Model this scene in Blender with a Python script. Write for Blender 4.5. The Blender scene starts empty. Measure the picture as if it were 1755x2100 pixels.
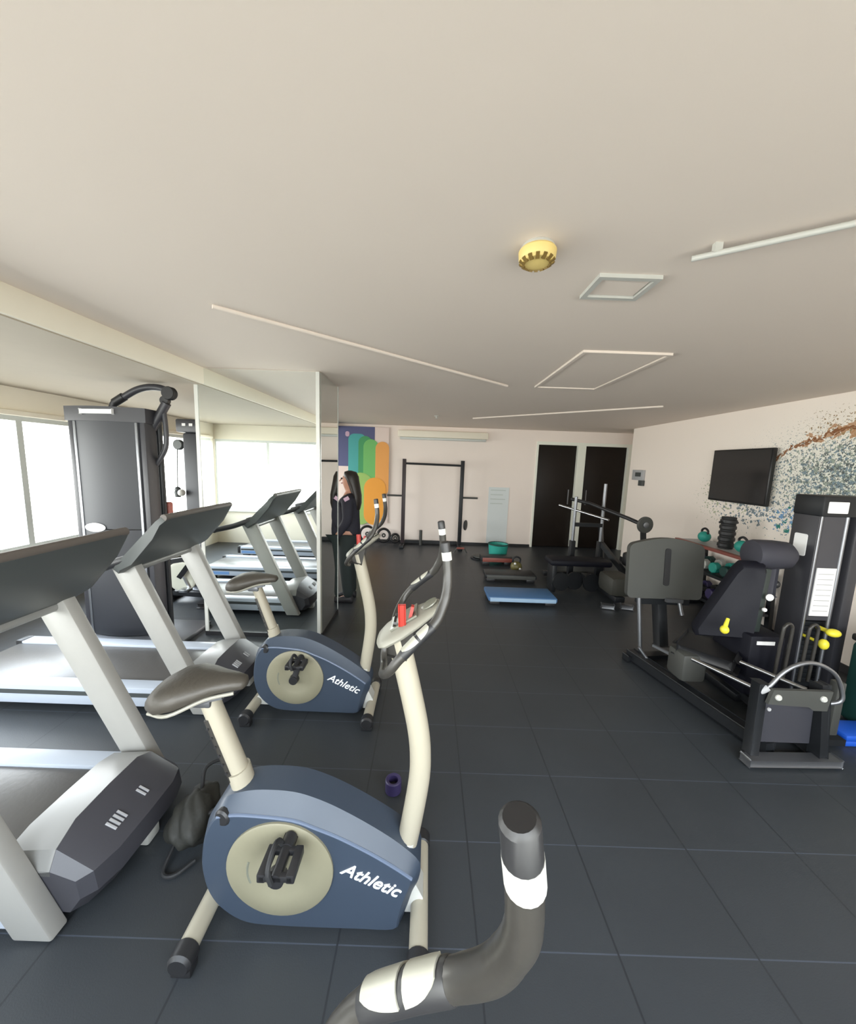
import bpy, bmesh, math, random
from mathutils import Vector, Matrix, Euler
random.seed(7)
S = bpy.context.scene
COL = S.collection
R = math.radians

# ------------------------------------------------------------------ materials
def lin(c):
    def f(v):
        v /= 255.0
        return v / 12.92 if v <= 0.04045 else ((v + 0.055) / 1.055) ** 2.4
    return (f(c[0]), f(c[1]), f(c[2]), 1.0)

def mat(name, rgb, rough=0.5, metal=0.0, spec=0.5, var=0.0, vscale=8.0, bump=0.0, bscale=60.0, coat=0.0):
    m = bpy.data.materials.new(name); m.use_nodes = True
    nt = m.node_tree; b = nt.nodes['Principled BSDF']
    b.inputs['Base Color'].default_value = lin(rgb)
    b.inputs['Roughness'].default_value = rough
    b.inputs['Metallic'].default_value = metal
    b.inputs['Specular IOR Level'].default_value = spec
    if coat: b.inputs['Coat Weight'].default_value = coat
    tc = nt.nodes.new('ShaderNodeTexCoord')
    if var:
        n = nt.nodes.new('ShaderNodeTexNoise'); n.inputs['Scale'].default_value = vscale; n.inputs['Detail'].default_value = 3
        nt.links.new(tc.outputs['Object'], n.inputs['Vector'])
        mx = nt.nodes.new('ShaderNodeMix'); mx.data_type = 'RGBA'
        c = lin(rgb)
        mx.inputs['A'].default_value = tuple(x * (1 - var) for x in c[:3]) + (1,)
        mx.inputs['B'].default_value = tuple(min(1, x * (1 + var)) for x in c[:3]) + (1,)
        nt.links.new(n.outputs['Fac'], mx.inputs['Factor'])
        nt.links.new(mx.outputs['Result'], b.inputs['Base Color'])
    if bump:
        n2 = nt.nodes.new('ShaderNodeTexNoise'); n2.inputs['Scale'].default_value = bscale
        nt.links.new(tc.outputs['Object'], n2.inputs['Vector'])
        bp = nt.nodes.new('ShaderNodeBump'); bp.inputs['Strength'].default_value = bump; bp.inputs['Distance'].default_value = 0.01
        nt.links.new(n2.outputs['Fac'], bp.inputs['Height']); nt.links.new(bp.outputs['Normal'], b.inputs['Normal'])
    return m

M = {}
M['paint'] = mat('wall_paint', (238, 226, 217), 0.7, var=0.03, vscale=2)
M['ceil'] = mat('ceiling_paint', (223, 211, 200), 0.8, var=0.03, vscale=1.2)
M['cream'] = mat('cream_paint', (236, 229, 212), 0.6, var=0.02)
M['pulse'] = mat('satin_pulse_steel', (158, 157, 146), 0.42, metal=0.2)
M['soffit_shade'] = mat('beige_soffit_shade', (170, 160, 144), 0.75, var=0.03)  # bulkhead underside: its shade is put into this darker beige
M['frame'] = mat('window_frame_paint', (200, 204, 200), 0.4)
M['white'] = mat('white_gloss_paint', (192, 192, 186), 0.35)
M['doorw'] = mat('door_frame_paint', (232, 234, 222), 0.5)
M['doordark'] = mat('dark_tinted_glass', (34, 28, 24), 0.45, spec=0.2, var=0.2, vscale=1.5)
M['ivory'] = mat('ivory_powder_coat', (160, 154, 138), 0.4)
M['silverup'] = mat('silver_powder_coat', (152, 151, 147), 0.4, var=0.03, vscale=20)
M['black'] = mat('black_plastic', (34, 34, 36), 0.45)
M['blackm'] = mat('black_steel', (28, 30, 33), 0.45, spec=0.35, var=0.1)
M['rubber'] = mat('black_rubber', (30, 31, 33), 0.7, bump=0.1)
M['shroud'] = mat('slate_blue_plastic', (52, 62, 76), 0.42, var=0.05)
M['disc'] = mat('khaki_plastic', (128, 124, 104), 0.5, var=0.05, vscale=14)
M['seat'] = mat('worn_brown_black_vinyl', (62, 58, 52), 0.5, bump=0.15)
M['tube'] = mat('charcoal_grip', (48, 46, 43), 0.36, var=0.08)
M['consoleg'] = mat('taupe_console', (138, 136, 126), 0.4, var=0.06)
M['screen'] = mat('console_display', (112, 112, 102), 0.25)
M['red'] = mat('red_plastic', (158, 34, 20), 0.45)
M['chrome'] = mat('chrome', (170, 172, 174), 0.28, metal=1.0)
M['steel'] = mat('brushed_steel', (140, 142, 146), 0.42, metal=0.9)
M['hood'] = mat('grey_hood_plastic', (126, 126, 124), 0.33, var=0.04)
M['hooddark'] = mat('dark_grey_hood_plastic', (60, 60, 66), 0.4, var=0.05)
M['panelg'] = mat('charcoal_console_plastic', (66, 70, 70), 0.42, var=0.06, vscale=5)
M['belt'] = mat('treadmill_belt', (84, 82, 80), 0.32, bump=0.05)
M['rail'] = mat('pale_blue_grey_rail', (176, 184, 196), 0.35)
M['railblue'] = mat('blue_decal', (112, 150, 200), 0.4)
M['towerp'] = mat('slate_grey_panel', (34, 36, 42), 0.55, var=0.05, vscale=3)
M['towerdk'] = mat('dark_grey_panel', (50, 50, 55), 0.42, var=0.05)
M['label'] = mat('label_white', (226, 226, 226), 0.5)
M['labelgrey'] = mat('label_grey', (170, 170, 172), 0.5)
M['yellow'] = mat('yellow_plastic', (226, 214, 60), 0.4)
M['plate'] = mat('grey_footplate', (66, 67, 64), 0.55, var=0.06)
M['navy'] = mat('navy_vinyl', (13, 14, 24), 0.6, spec=0.25, bump=0.05)
M['padgrey'] = mat('grey_vinyl', (54, 54, 62), 0.6, spec=0.3)
M['blue'] = mat('blue_foam', (26, 84, 190), 0.5)
M['teal'] = mat('teal_plastic', (40, 150, 136), 0.5)
M['tealdk'] = mat('dark_teal_vinyl', (22, 60, 56), 0.5)
M['purple'] = mat('dark_purple_vinyl', (52, 44, 84), 0.5)
M['stepblue'] = mat('step_blue', (66, 106, 150), 0.5, var=0.08)
M['stepedge'] = mat('step_pale_edge', (150, 178, 204), 0.5)
M['tv'] = mat('tv_black_glass', (24, 24, 26), 0.12)
M['tvb'] = mat('tv_bezel', (20, 20, 21), 0.35)
M['alarm'] = mat('aged_yellow_plastic', (232, 206, 130), 0.45)
M['alarmd'] = mat('brown_vent_slots', (120, 96, 44), 0.6)
M['skin'] = mat('skin', (186, 138, 116), 0.55)
M['hair'] = mat('dark_brown_hair', (34, 28, 24), 0.45, bump=0.2, bscale=120)
M['top'] = mat('black_jersey', (28, 28, 40), 0.8)
M['trouser'] = mat('dark_green_black_cloth', (24, 34, 34), 0.85)
M['shoe'] = mat('dark_shoe', (26, 26, 30), 0.6)
M['pinkp'] = mat('pale_pink_print', (200, 170, 190), 0.7)
M['bag'] = mat('black_olive_nylon', (40, 40, 36), 0.65, bump=0.3, bscale=30)
M['bannerblue'] = mat('banner_navy', (84, 88, 128), 0.6)
M['bannerwhite'] = mat('banner_pale_pink', (226, 208, 200), 0.6)
M['bteal'] = mat('banner_teal', (70, 160, 158), 0.6)
M['bgreen'] = mat('banner_green', (110, 180, 100), 0.6)
M['bdgreen'] = mat('banner_dark_green', (66, 148, 92), 0.6)
M['blime'] = mat('banner_lime', (150, 186, 100), 0.6)
M['borange'] = mat('banner_orange', (228, 160, 84), 0.6)
M['bamber'] = mat('banner_amber', (232, 158, 58), 0.6)
M['bolive'] = mat('olive_iron', (88, 82, 40), 0.5)
M['rust'] = mat('dull_rust_plastic', (132, 70, 60), 0.5)
M['wheelw'] = mat('pale_flywheel', (206, 206, 190), 0.4)

m = bpy.data.materials.new('mirror_glass'); m.use_nodes = True
b = m.node_tree.nodes['Principled BSDF']
b.inputs['Base Color'].default_value = (0.86, 0.89, 0.87, 1); b.inputs['Metallic'].default_value = 1; b.inputs['Roughness'].default_value = 0.015
M['mirror'] = m

m = bpy.data.materials.new('clear_window_glass'); m.use_nodes = True
nt = m.node_tree; nt.nodes.remove(nt.nodes['Principled BSDF'])
out = nt.nodes['Material Output']
tr = nt.nodes.new('ShaderNodeBsdfTransparent'); tr.inputs['Color'].default_value = (0.96, 0.98, 0.97, 1)
gl = nt.nodes.new('ShaderNodeBsdfGlossy'); gl.inputs['Roughness'].default_value = 0.02
mx = nt.nodes.new('ShaderNodeMixShader')
mx.inputs[0].default_value = 0.04; nt.links.new(tr.outputs[0], mx.inputs[1]); nt.links.new(gl.outputs[0], mx.inputs[2])
nt.links.new(mx.outputs[0], out.inputs['Surface'])
M['glass'] = m

def nmath(nt, op, a, b=None, c=None):
    n = nt.nodes.new('ShaderNodeMath'); n.operation = op
    for i, v in enumerate((a, b, c)):
        if v is None: continue
        if isinstance(v, (int, float)): n.inputs[i].default_value = v
        else: nt.links.new(v, n.inputs[i])
    return n.outputs[0]

# black rubber tiles with seams
m = bpy.data.materials.new('rubber_floor_tiles'); m.use_nodes = True
nt = m.node_tree; b = nt.nodes['Principled BSDF']
tc = nt.nodes.new('ShaderNodeTexCoord'); sp = nt.nodes.new('ShaderNodeSeparateXYZ')
nt.links.new(tc.outputs['Object'], sp.inputs[0])
def seam(src, off, period, w):
    t = nmath(nt, 'SUBTRACT', src, off); t = nmath(nt, 'DIVIDE', t, period)
    t = nmath(nt, 'FRACT', nmath(nt, 'ADD', t, 100.5)); t = nmath(nt, 'ABSOLUTE', nmath(nt, 'SUBTRACT', t, 0.5))
    return nmath(nt, 'LESS_THAN', t, w / period)
sx = seam(sp.outputs[0], -0.73, 0.475, 0.0035); sy = seam(sp.outputs[1], 1.013, 0.352, 0.002)
ns = nt.nodes.new('ShaderNodeTexNoise'); ns.inputs['Scale'].default_value = 2.2; ns.inputs['Detail'].default_value = 5
nt.links.new(tc.outputs['Object'], ns.inputs['Vector'])
mA = nt.nodes.new('ShaderNodeMix'); mA.data_type = 'RGBA'
mA.inputs['A'].default_value = lin((47, 50, 53)); mA.inputs['B'].default_value = lin((56, 60, 64))
nt.links.new(ns.outputs['Fac'], mA.inputs['Factor'])
mB = nt.nodes.new('ShaderNodeMix'); mB.data_type = 'RGBA'; mB.inputs['B'].default_value = lin((70, 76, 86))
nt.links.new(mA.outputs['Result'], mB.inputs['A']); nt.links.new(sy, mB.inputs['Factor'])
mC = nt.nodes.new('ShaderNodeMix'); mC.data_type = 'RGBA'; mC.inputs['B'].default_value = lin((40, 43, 47))
nt.links.new(mB.outputs['Result'], mC.inputs['A']); nt.links.new(sx, mC.inputs['Factor'])
nt.links.new(mC.outputs['Result'], b.inputs['Base Color'])
b.inputs['Roughness'].default_value = 0.42; b.inputs['Specular IOR Level'].default_value = 0.45
n2 = nt.nodes.new('ShaderNodeTexNoise'); n2.inputs['Scale'].default_value = 220
nt.links.new(tc.outputs['Object'], n2.inputs['Vector'])
bp = nt.nodes.new('ShaderNodeBump'); bp.inputs['Strength'].default_value = 0.12; bp.inputs['Distance'].default_value = 0.004
nt.links.new(n2.outputs['Fac'], bp.inputs['Height']); nt.links.new(bp.outputs['Normal'], b.inputs['Normal'])
M['floor'] = m

# right wall: paint splatter mural
m = bpy.data.materials.new('splatter_mural'); m.use_nodes = True
nt = m.node_tree; b = nt.nodes['Principled BSDF']; b.inputs['Roughness'].default_value = 0.65
tc = nt.nodes.new('ShaderNodeTexCoord'); sp = nt.nodes.new('ShaderNodeSeparateXYZ')
nt.links.new(tc.outputs['Object'], sp.inputs[0]); Y, Z = sp.outputs[1], sp.outputs[2]
def gauss(yc, zc, sy_, sz_):
    a = nmath(nt, 'POWER', nmath(nt, 'ABSOLUTE', nmath(nt, 'DIVIDE', nmath(nt, 'SUBTRACT', Y, yc), sy_)), 2.0)
    c = nmath(nt, 'POWER', nmath(nt, 'ABSOLUTE', nmath(nt, 'DIVIDE', nmath(nt, 'SUBTRACT', Z, zc), sz_)), 2.0)
    return nmath(nt, 'EXPONENT', nmath(nt, 'MULTIPLY', nmath(nt, 'ADD', a, c), -1.0))
def dots(scale, off, mask, rmax):
    mp = nt.nodes.new('ShaderNodeMapping'); mp.inputs['Location'].default_value = (off, off * 1.7, off * 0.6)
    nt.links.new(tc.outputs['Object'], mp.inputs['Vector'])
    ds = nt.nodes.new('ShaderNodeTexNoise'); ds.inputs['Scale'].default_value = scale * 0.9
    nt.links.new(mp.outputs[0], ds.inputs['Vector'])
    mv = nt.nodes.new('ShaderNodeMix'); mv.data_type = 'VECTOR'; mv.inputs['Factor'].default_value = 0.06
    nt.links.new(mp.outputs[0], mv.inputs['A']); nt.links.new(ds.outputs['Color'], mv.inputs['B'])
    v = nt.nodes.new('ShaderNodeTexVoronoi'); v.inputs['Scale'].default_value = scale
    nt.links.new(mv.outputs['Result'], v.inputs['Vector'])
    rv = nt.nodes.new('ShaderNodeSeparateColor'); nt.links.new(v.outputs['Color'], rv.inputs[0])
    rad = nmath(nt, 'MULTIPLY', nmath(nt, 'MULTIPLY', rv.outputs[0], mask), rmax)
    return nmath(nt, 'LESS_THAN', v.outputs['Distance'], rad)
base = lin((242, 231, 221)); prev = None
def layer(fac, rgb):
    global prev
    x = nt.nodes.new('ShaderNodeMix'); x.data_type = 'RGBA'; x.inputs['B'].default_value = lin(rgb)
    if prev is None: x.inputs['A'].default_value = base
    else: nt.links.new(prev, x.inputs['A'])
    nt.links.new(fac, x.inputs['Factor']); prev = x.outputs['Result']
# pale green wash under the densest splatter
layer(nmath(nt, 'MULTIPLY', gauss(3.0, 1.6, 0.9, 0.45), 0.55), (214, 226, 214))
layer(dots(38, 3.1, gauss(2.9, 1.62, 0.95, 0.42), 0.95), (150, 160, 148))
layer(dots(44, 6.4, gauss(3.0, 1.6, 1.0, 0.42), 0.8), (120, 140, 150))
layer(dots(58, 5.3, gauss(3.0, 1.68, 1.0, 0.4), 0.8), (84, 92, 92))
layer(dots(34, 9.9, gauss(4.3, 1.35, 0.45, 0.4), 0.62), (176, 178, 150))
layer(dots(30, 11.2, gauss(3.9, 1.25, 0.6, 0.22), 0.8), (120, 132, 138))
layer(dots(26, 1.7, gauss(3.3, 1.16, 0.36, 0.18), 1.2), (40, 122, 112))
layer(dots(34, 2.9, gauss(3.5, 1.2, 0.4, 0.14), 1.0), (110, 150, 190))
layer(dots(42, 7.7, gauss(3.0, 2.08, 0.6, 0.16), 0.85), (150, 126, 90))
# brown branch: a rising arc across the wall towards the front
arc = nmath(nt, 'SUBTRACT', Z, nmath(nt, 'SUBTRACT', 2.09, nmath(nt, 'MULTIPLY', nmath(nt, 'EXPONENT', nmath(nt, 'MULTIPLY', nmath(nt, 'SUBTRACT', 3.75, Y), -3.0)), 0.29)))
nb = nt.nodes.new('ShaderNodeTexNoise'); nb.inputs['Scale'].default_value = 9; nb.inputs['Detail'].default_value = 6
nt.links.new(tc.outputs['Object'], nb.inputs['Vector'])
arc2 = nmath(nt, 'ABSOLUTE', nmath(nt, 'ADD', arc, nmath(nt, 'MULTIPLY', nmath(nt, 'SUBTRACT', nb.outputs['Fac'], 0.5), 0.22)))
wid = nmath(nt, 'MULTIPLY', nmath(nt, 'MAXIMUM', nmath(nt, 'SUBTRACT', 3.85, Y), 0.0), 0.07)
wid = nmath(nt, 'ADD', wid, 0.008)
band = nmath(nt, 'MULTIPLY', nmath(nt, 'LESS_THAN', arc2, wid), nmath(nt, 'LESS_THAN', Y, 3.85))
nbk = nt.nodes.new('ShaderNodeTexNoise'); nbk.inputs['Scale'].default_value = 34; nbk.inputs['Detail'].default_value = 4
nt.links.new(tc.outputs['Object'], nbk.inputs['Vector'])
brk = nmath(nt, 'LESS_THAN', nbk.outputs['Fac'], 0.57)
layer(nmath(nt, 'MULTIPLY', nmath(nt, 'MULTIPLY', band, brk), 0.85), (176, 128, 84))
band2 = nmath(nt, 'MULTIPLY', nmath(nt, 'LESS_THAN', nmath(nt, 'ABSOLUTE', nmath(nt, 'SUBTRACT', arc2, 0.012)), 0.010), nmath(nt, 'LESS_THAN', Y, 3.85))
layer(nmath(nt, 'MULTIPLY', band2, brk), (128, 82, 48))
nt.links.new(prev, b.inputs['Base Color'])
M['mural'] = m

# ------------------------------------------------------------------ mesh helpers
def nb_(): return bmesh.new()

def box(bm, lo, hi, bev=0.0, seg=2):
    r = bmesh.ops.create_cube(bm, size=1.0)
    vs = r['verts']; lo, hi = Vector(lo), Vector(hi)
    c = (lo + hi) / 2; s = hi - lo
    for v in vs: v.co = Vector((v.co.x * s.x, v.co.y * s.y, v.co.z * s.z)) + c
    if bev:
        es = list({e for v in vs for e in v.link_edges})
        bmesh.ops.bevel(bm, geom=es, offset=bev, segments=seg, profile=0.5, affect='EDGES')
    return bm

def beam(bm, p0, p1, w, h, up=(0, 0, 1), bev=0.0):
    """box beam from p0 to p1; w across, h along the 'up' side"""
    p0, p1 = Vector(p0), Vector(p1); d = (p1 - p0); L = d.length; d.normalize()
    u = Vector(up); side = d.cross(u)
    if side.length < 1e-4: side = d.cross(Vector((0, 1, 0)))
    side.normalize(); u = side.cross(d).normalized()
    r = bmesh.ops.create_cube(bm, size=1.0); vs = r['verts']; c = (p0 + p1) / 2
    for v in vs: v.co = c + d * (v.co.x * L) + side * (v.co.y * w) + u * (v.co.z * h)
    if bev:
        es = list({e for v in vs for e in v.link_edges})
        bmesh.ops.bevel(bm, geom=es, offset=bev, segments=2, profile=0.5, affect='EDGES')
    return bm

def catmull(pts, n=6):
    P = [Vector(p) for p in pts]
    if len(P) < 3: return P
    Q = [P[0] * 2 - P[1]] + P + [P[-1] * 2 - P[-2]]; out = []
    for i in range(1, len(Q) - 2):
        a, b_, c, d = Q[i - 1], Q[i], Q[i + 1], Q[i + 2]
        for k in range(n):
            t = k / n
            out.append(0.5 * ((2 * b_) + (c - a) * t + (2 * a - 5 * b_ + 4 * c - d) * t * t + (3 * b_ - a - 3 * c + d) * t ** 3))
    out.append(P[-1]); return out

def tube(bm, pts, r, seg=12, smooth=0, oval=1.0, caps=True):
    P = catmull(pts, smooth) if smooth else [Vector(p) for p in pts]
    n = len(P); rr = r if isinstance(r, (list, tuple)) else [r] * n
    if len(rr) != n:
        rr = [rr[min(len(rr) - 1, int(i * (len(rr) - 1) / max(1, n - 1)))] + 0.0 for i in range(n)]
    T = []
    for i in range(n):
        a = P[max(0, i - 1)]; c = P[min(n - 1, i + 1)]; T.append((c - a).normalized())
    u = T[0].orthogonal().normalized()
    if abs(T[0].y) < 0.9:
        u = (Vector((0, 1, 0)) - T[0] * T[0].y).normalized()
    rings = []
    for i in range(n):
        u = (u - T[i] * u.dot(T[i])).normalized(); v = T[i].cross(u)
        rings.append([bm.verts.new(P[i] + (u * math.cos(2 * math.pi * k / seg) + v * (math.sin(2 * math.pi * k / seg) * oval)) * rr[i]) for k in range(seg)])
    for i in range(n - 1):
        for k in range(seg):
            bm.faces.new((rings[i][k], rings[i][(k + 1) % seg], rings[i + 1][(k + 1) % seg], rings[i + 1][k]))
    if caps:
        bm.faces.new(list(reversed(rings[0]))); bm.faces.new(rings[-1])
    return bm

def cyl(bm, p0, p1, r0, r1=None, seg=24):
    r1 = r0 if r1 is None else r1
    return tube(bm, [p0, p1], [r0, r1], seg)

def lathe(bm, p0, axis, prof, seg=28):
    """prof: list of (radius, distance along axis)"""
    ax = Vector(axis).normalized(); u = ax.orthogonal().normalized(); v = ax.cross(u); p0 = Vector(p0); rings = []
    for r, d in prof:
        rings.append([bm.verts.new(p0 + ax * d + (u * math.cos(2 * math.pi * k / seg) + v * math.sin(2 * math.pi * k / seg)) * max(r, 1e-4)) for k in range(seg)])
    for i in range(len(rings) - 1):
        for k in range(seg):
            bm.faces.new((rings[i][k], rings[i][(k + 1) % seg], rings[i + 1][(k + 1) % seg], rings[i + 1][k]))
    bm.faces.new(list(reversed(rings[0]))); bm.faces.new(rings[-1])
    return bm

def ring_tube(bm, c, axis, Rr, r, seg=28, s2=10, a0=0, a1=360):
    ax = Vector(axis).normalized(); u = ax.orthogonal().normalized(); v = ax.cross(u); c = Vector(c)
    n = seg + 1; pts = [c + (u * math.cos(R(a0 + (a1 - a0) * k / seg)) + v * math.sin(R(a0 + (a1 - a0) * k / seg))) * Rr for k in range(n)]
    return tube(bm, pts, r, s2)

def ball(bm, c, r, sc=(1, 1, 1), seg=16):
    rr = bmesh.ops.create_uvsphere(bm, u_segments=seg, v_segments=max(8, seg // 2), radius=r)
    for v in rr['verts']: v.co = Vector((v.co.x * sc[0], v.co.y * sc[1], v.co.z * sc[2])) + Vector(c)
    return bm

def loft(bm, rings, caps=True):
    V = [[bm.verts.new(p) for p in ring] for ring in rings]; n = len(V[0])
    for i in range(len(V) - 1):
        for k in range(n):
            bm.faces.new((V[i][k], V[i][(k + 1) % n], V[i + 1][(k + 1) % n], V[i + 1][k]))
    if caps:
        bm.faces.new(list(reversed(V[0]))); bm.faces.new(V[-1])
    return bm

def prism_y(bm, poly, y0, y1): return loft(bm, [[(x, y0, z) for x, z in poly], [(x, y1, z) for x, z in poly]])
def prism_x(bm, poly, x0, x1): return loft(bm, [[(x0, y, z) for y, z in poly], [(x1, y, z) for y, z in poly]])
def prism_z(bm, poly, z0, z1): return loft(bm, [[(x, y, z0) for x, y in poly], [(x, y, z1) for x, y in poly]])

def rrect(x0, x1, z0, z1, r, n=5):
    out = []
    for cx, cz, a in ((x1 - r, z1 - r, 0), (x0 + r, z1 - r, 90), (x0 + r, z0 + r, 180), (x1 - r, z0 + r, 270)):
        for k in range(n + 1):
            t = R(a + 90 * k / n); out.append((cx + r * math.cos(t), cz + r * math.sin(t)))
    return out

def wloc(o):
    v = Vector((0, 0, 0))
    while o is not None: v += o.location; o = o.parent
    return v

def finish(name, me, mt, parent=None, sharp=38, loc=None):
    me.materials.append(M[mt] if isinstance(mt, str) else mt)
    for p in me.polygons: p.use_smooth = True
    try: me.set_sharp_from_angle(angle=R(sharp))
    except Exception: pass
    o = bpy.data.objects.new(name, me); COL.objects.link(o)
    if parent is not None: o.parent = parent
    return o

def obj(name, bm, mt, parent=None, sharp=38, label=None, local=False):
    """geometry is written in world metres; children are stored relative to their thing"""
    if parent is not None and not local:
        bmesh.ops.translate(bm, vec=-wloc(parent), verts=bm.verts)
    bmesh.ops.recalc_face_normals(bm, faces=bm.faces)
    me = bpy.data.meshes.new(name); bm.to_mesh(me); bm.free()
    o = finish(name, me, mt, parent, sharp)
    if label: o['label'] = label
    return o

def thing(name, label, cat, loc=(0, 0, 0), group=None):
    o = bpy.data.objects.new(name, None); o.empty_display_size = 0.1; COL.objects.link(o)
    o.location = loc; o['label'] = label; o['category'] = cat
    if group: o['group'] = group
    return o

def solo(name, bm, mt, label, cat, group=None, sharp=38):
    """a thing that is one mesh; origin moved to its base"""
    xs = [v.co for v in bm.verts]
    c = Vector(((min(v.x for v in xs) + max(v.x for v in xs)) / 2, (min(v.y for v in xs) + max(v.y for v in xs)) / 2, min(v.z for v in xs)))
    bmesh.ops.translate(bm, vec=-c, verts=bm.verts)
    o = obj(name, bm, mt, None, sharp); o.location = c
    o['label'] = label; o['category'] = cat
    if group: o['group'] = group
    return o

def struct(name, bm, mt, parent=None, sharp=38):
    o = obj(name, bm, mt, parent, sharp)
    if parent is None: o['kind'] = 'structure'
    return o

def kids(o): return [c for c in bpy.data.objects if c.parent == o]
def copy_tree(o, parent=None):
    c = o.copy(); COL.objects.link(c)
    if parent is not None: c.parent = parent
    for ch in kids(o): copy_tree(ch, c)
    return c

def skin_mesh(verts, edges, radii, sub=2, root=0):
    me = bpy.data.meshes.new('skeleton'); me.from_pydata(verts, edges, [])
    o = bpy.data.objects.new('skeleton', me); COL.objects.link(o)
    sk = o.modifiers.new('skin', 'SKIN'); sk.branch_smoothing = 0.4
    for i, v in enumerate(me.skin_vertices[0].data):
        r = radii[i]; v.radius = (r, r) if not isinstance(r, tuple) else r
        v.use_root = (i == root)
    ss = o.modifiers.new('sub', 'SUBSURF'); ss.levels = sub; ss.render_levels = sub
    dg = bpy.context.evaluated_depsgraph_get()
    ev = o.evaluated_get(dg); m2 = bpy.data.meshes.new_from_object(ev)
    bpy.data.objects.remove(o); bpy.data.meshes.remove(me)
    return m2

def mesh_obj(name, me, mt, parent):
    off = wloc(parent)
    for v in me.vertices: v.co -= off
    me.materials.clear()
    return finish(name, me, mt, parent, 180)

def text_mesh(body, size, extrude, shear=0.0):
    cu = bpy.data.curves.new('lettering', 'FONT'); cu.body = body; cu.size = size; cu.extrude = extrude; cu.shear = shear
    cu.align_x = 'LEFT'; cu.offset = 0.0006
    o = bpy.data.objects.new('lettering', cu); COL.objects.link(o)
    dg = bpy.context.evaluated_depsgraph_get(); me = bpy.data.meshes.new_from_object(o.evaluated_get(dg))
    bpy.data.objects.remove(o); bpy.data.curves.remove(cu)
    return me

# ------------------------------------------------------------------ the room
ZC = 2.35; XL = -4.0; XR = 3.55; YB = 7.28; YF = -0.52
struct('floor', box(nb_(), (-4.2, -0.75, -0.1), (4.35, 7.5, 0.0)), 'floor')
struct('ceiling', box(nb_(), (-4.2, -0.75, ZC), (4.35, 7.5, ZC + 0.12)), 'ceil')
# bulkhead box over the window side
struct('trim_1', box(nb_(), (-4.0, YF, 2.216), (-1.905, YB, ZC), 0.004), 'cream')
struct('trim_7', box(nb_(), (-4.0, YF, 2.209), (-1.93, YB, 2.216)), 'soffit_shade')  # thin sheet added under the bulkhead to carry the painted underside shade
SILL, WT = 0.635, 1.94
bm = nb_(); box(bm, (-4.2, -0.75, 0), (XL, 7.5, SILL)); box(bm, (-4.2, -0.75, WT), (XL, 7.5, ZC)); box(bm, (-4.2, -0.75, SILL), (XL, -0.43, WT)); box(bm, (-4.2, 7.17, SILL), (XL, 7.5, WT))
struct('wall_left', bm, 'cream')
bm = nb_(); box(bm, (-4.0, -0.72, 0), (XR, YF, SILL)); box(bm, (-4.0, -0.72, WT), (XR, YF, ZC)); box(bm, (2.9, -0.72, SILL), (XR, YF, WT))
struct('wall_rear', bm, 'cream')
bm = nb_(); box(bm, (XR, -0.75, 0), (4.35, 6.46, ZC))
struct('wall_right', bm, 'mural')
struct('wall_corner', box(nb_(), (4.15, 6.46, 0), (4.35, 7.5, ZC)), 'paint')
# back wall with two door openings
D1a, D1b, D2a, D2b, DH = 2.15, 2.93, 3.09, 3.93, 2.075
bm = nb_(); box(bm, (-4.0, YB, 0), (D1a - 0.04, YB + 0.2, ZC)); box(bm, (D1a - 0.04, YB, DH + 0.05), (4.15, YB + 0.2, ZC)); box(bm, (D2b + 0.05, YB, 0), (4.15, YB + 0.2, DH + 0.05))
struct('wall_back', bm, 'paint')
wn = 0
def window(name, axis, a, b_, c):
    """one bay: frame mesh plus pane"""
    t = 0.028
    bm = nb_(); bp_ = nb_()
    def bx(B, u0, u1, z0, z1, d0, d1):
        if axis == 'y': box(B, (c + d0, u0, z0), (c + d1, u1, z1))
        else: box(B, (u0, c + d0, z0), (u1, c + d1, z1))
    bx(bm, a, a + t, SILL, WT, -0.07, 0.0); bx(bm, b_ - t, b_, SILL, WT, -0.07, 0.0)
    bx(bm, a + t, b_ - t, SILL, SILL + 0.045, -0.07, 0.0); bx(bm, a + t, b_ - t, WT - 0.045, WT, -0.07, 0.0)
    f = struct(name, bm, 'frame')
    bx(bp_, a + t, b_ - t, SILL + 0.045, WT - 0.045, -0.04, -0.034)
    obj('pane', bp_, 'glass', f)
n = 0
ys = [-0.43, 0.0 - 0.03, 1.17, 2.37, 3.57, 4.77, 5.97, 7.17]
for a, b_ in zip(ys[:-1], ys[1:]):
    n += 1; window('window_%d' % n, 'y', a, b_, XL)
xs = [-3.98, -3.0, -2.02, -1.04, -0.06, 0.92, 1.9, 2.9]
for a, b_ in zip(xs[:-1], xs[1:]):
    n += 1; window('window_%d' % n, 'x', a, b_, YF - 0.0)
struct('trim_2', box(nb_(), (XL, -0.43, SILL - 0.03), (XL + 0.06, 7.17, SILL), 0.006), 'white')
struct('trim_3', box(nb_(), (-3.9, YF, SILL - 0.03), (2.9, YF + 0.06, SILL), 0.006), 'white')
# roller-blind head strip above the windows
struct('trim_4', box(nb_(), (XL, -0.43, WT), (XL + 0.05, 7.17, WT + 0.05), 0.01), 'cream')
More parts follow.
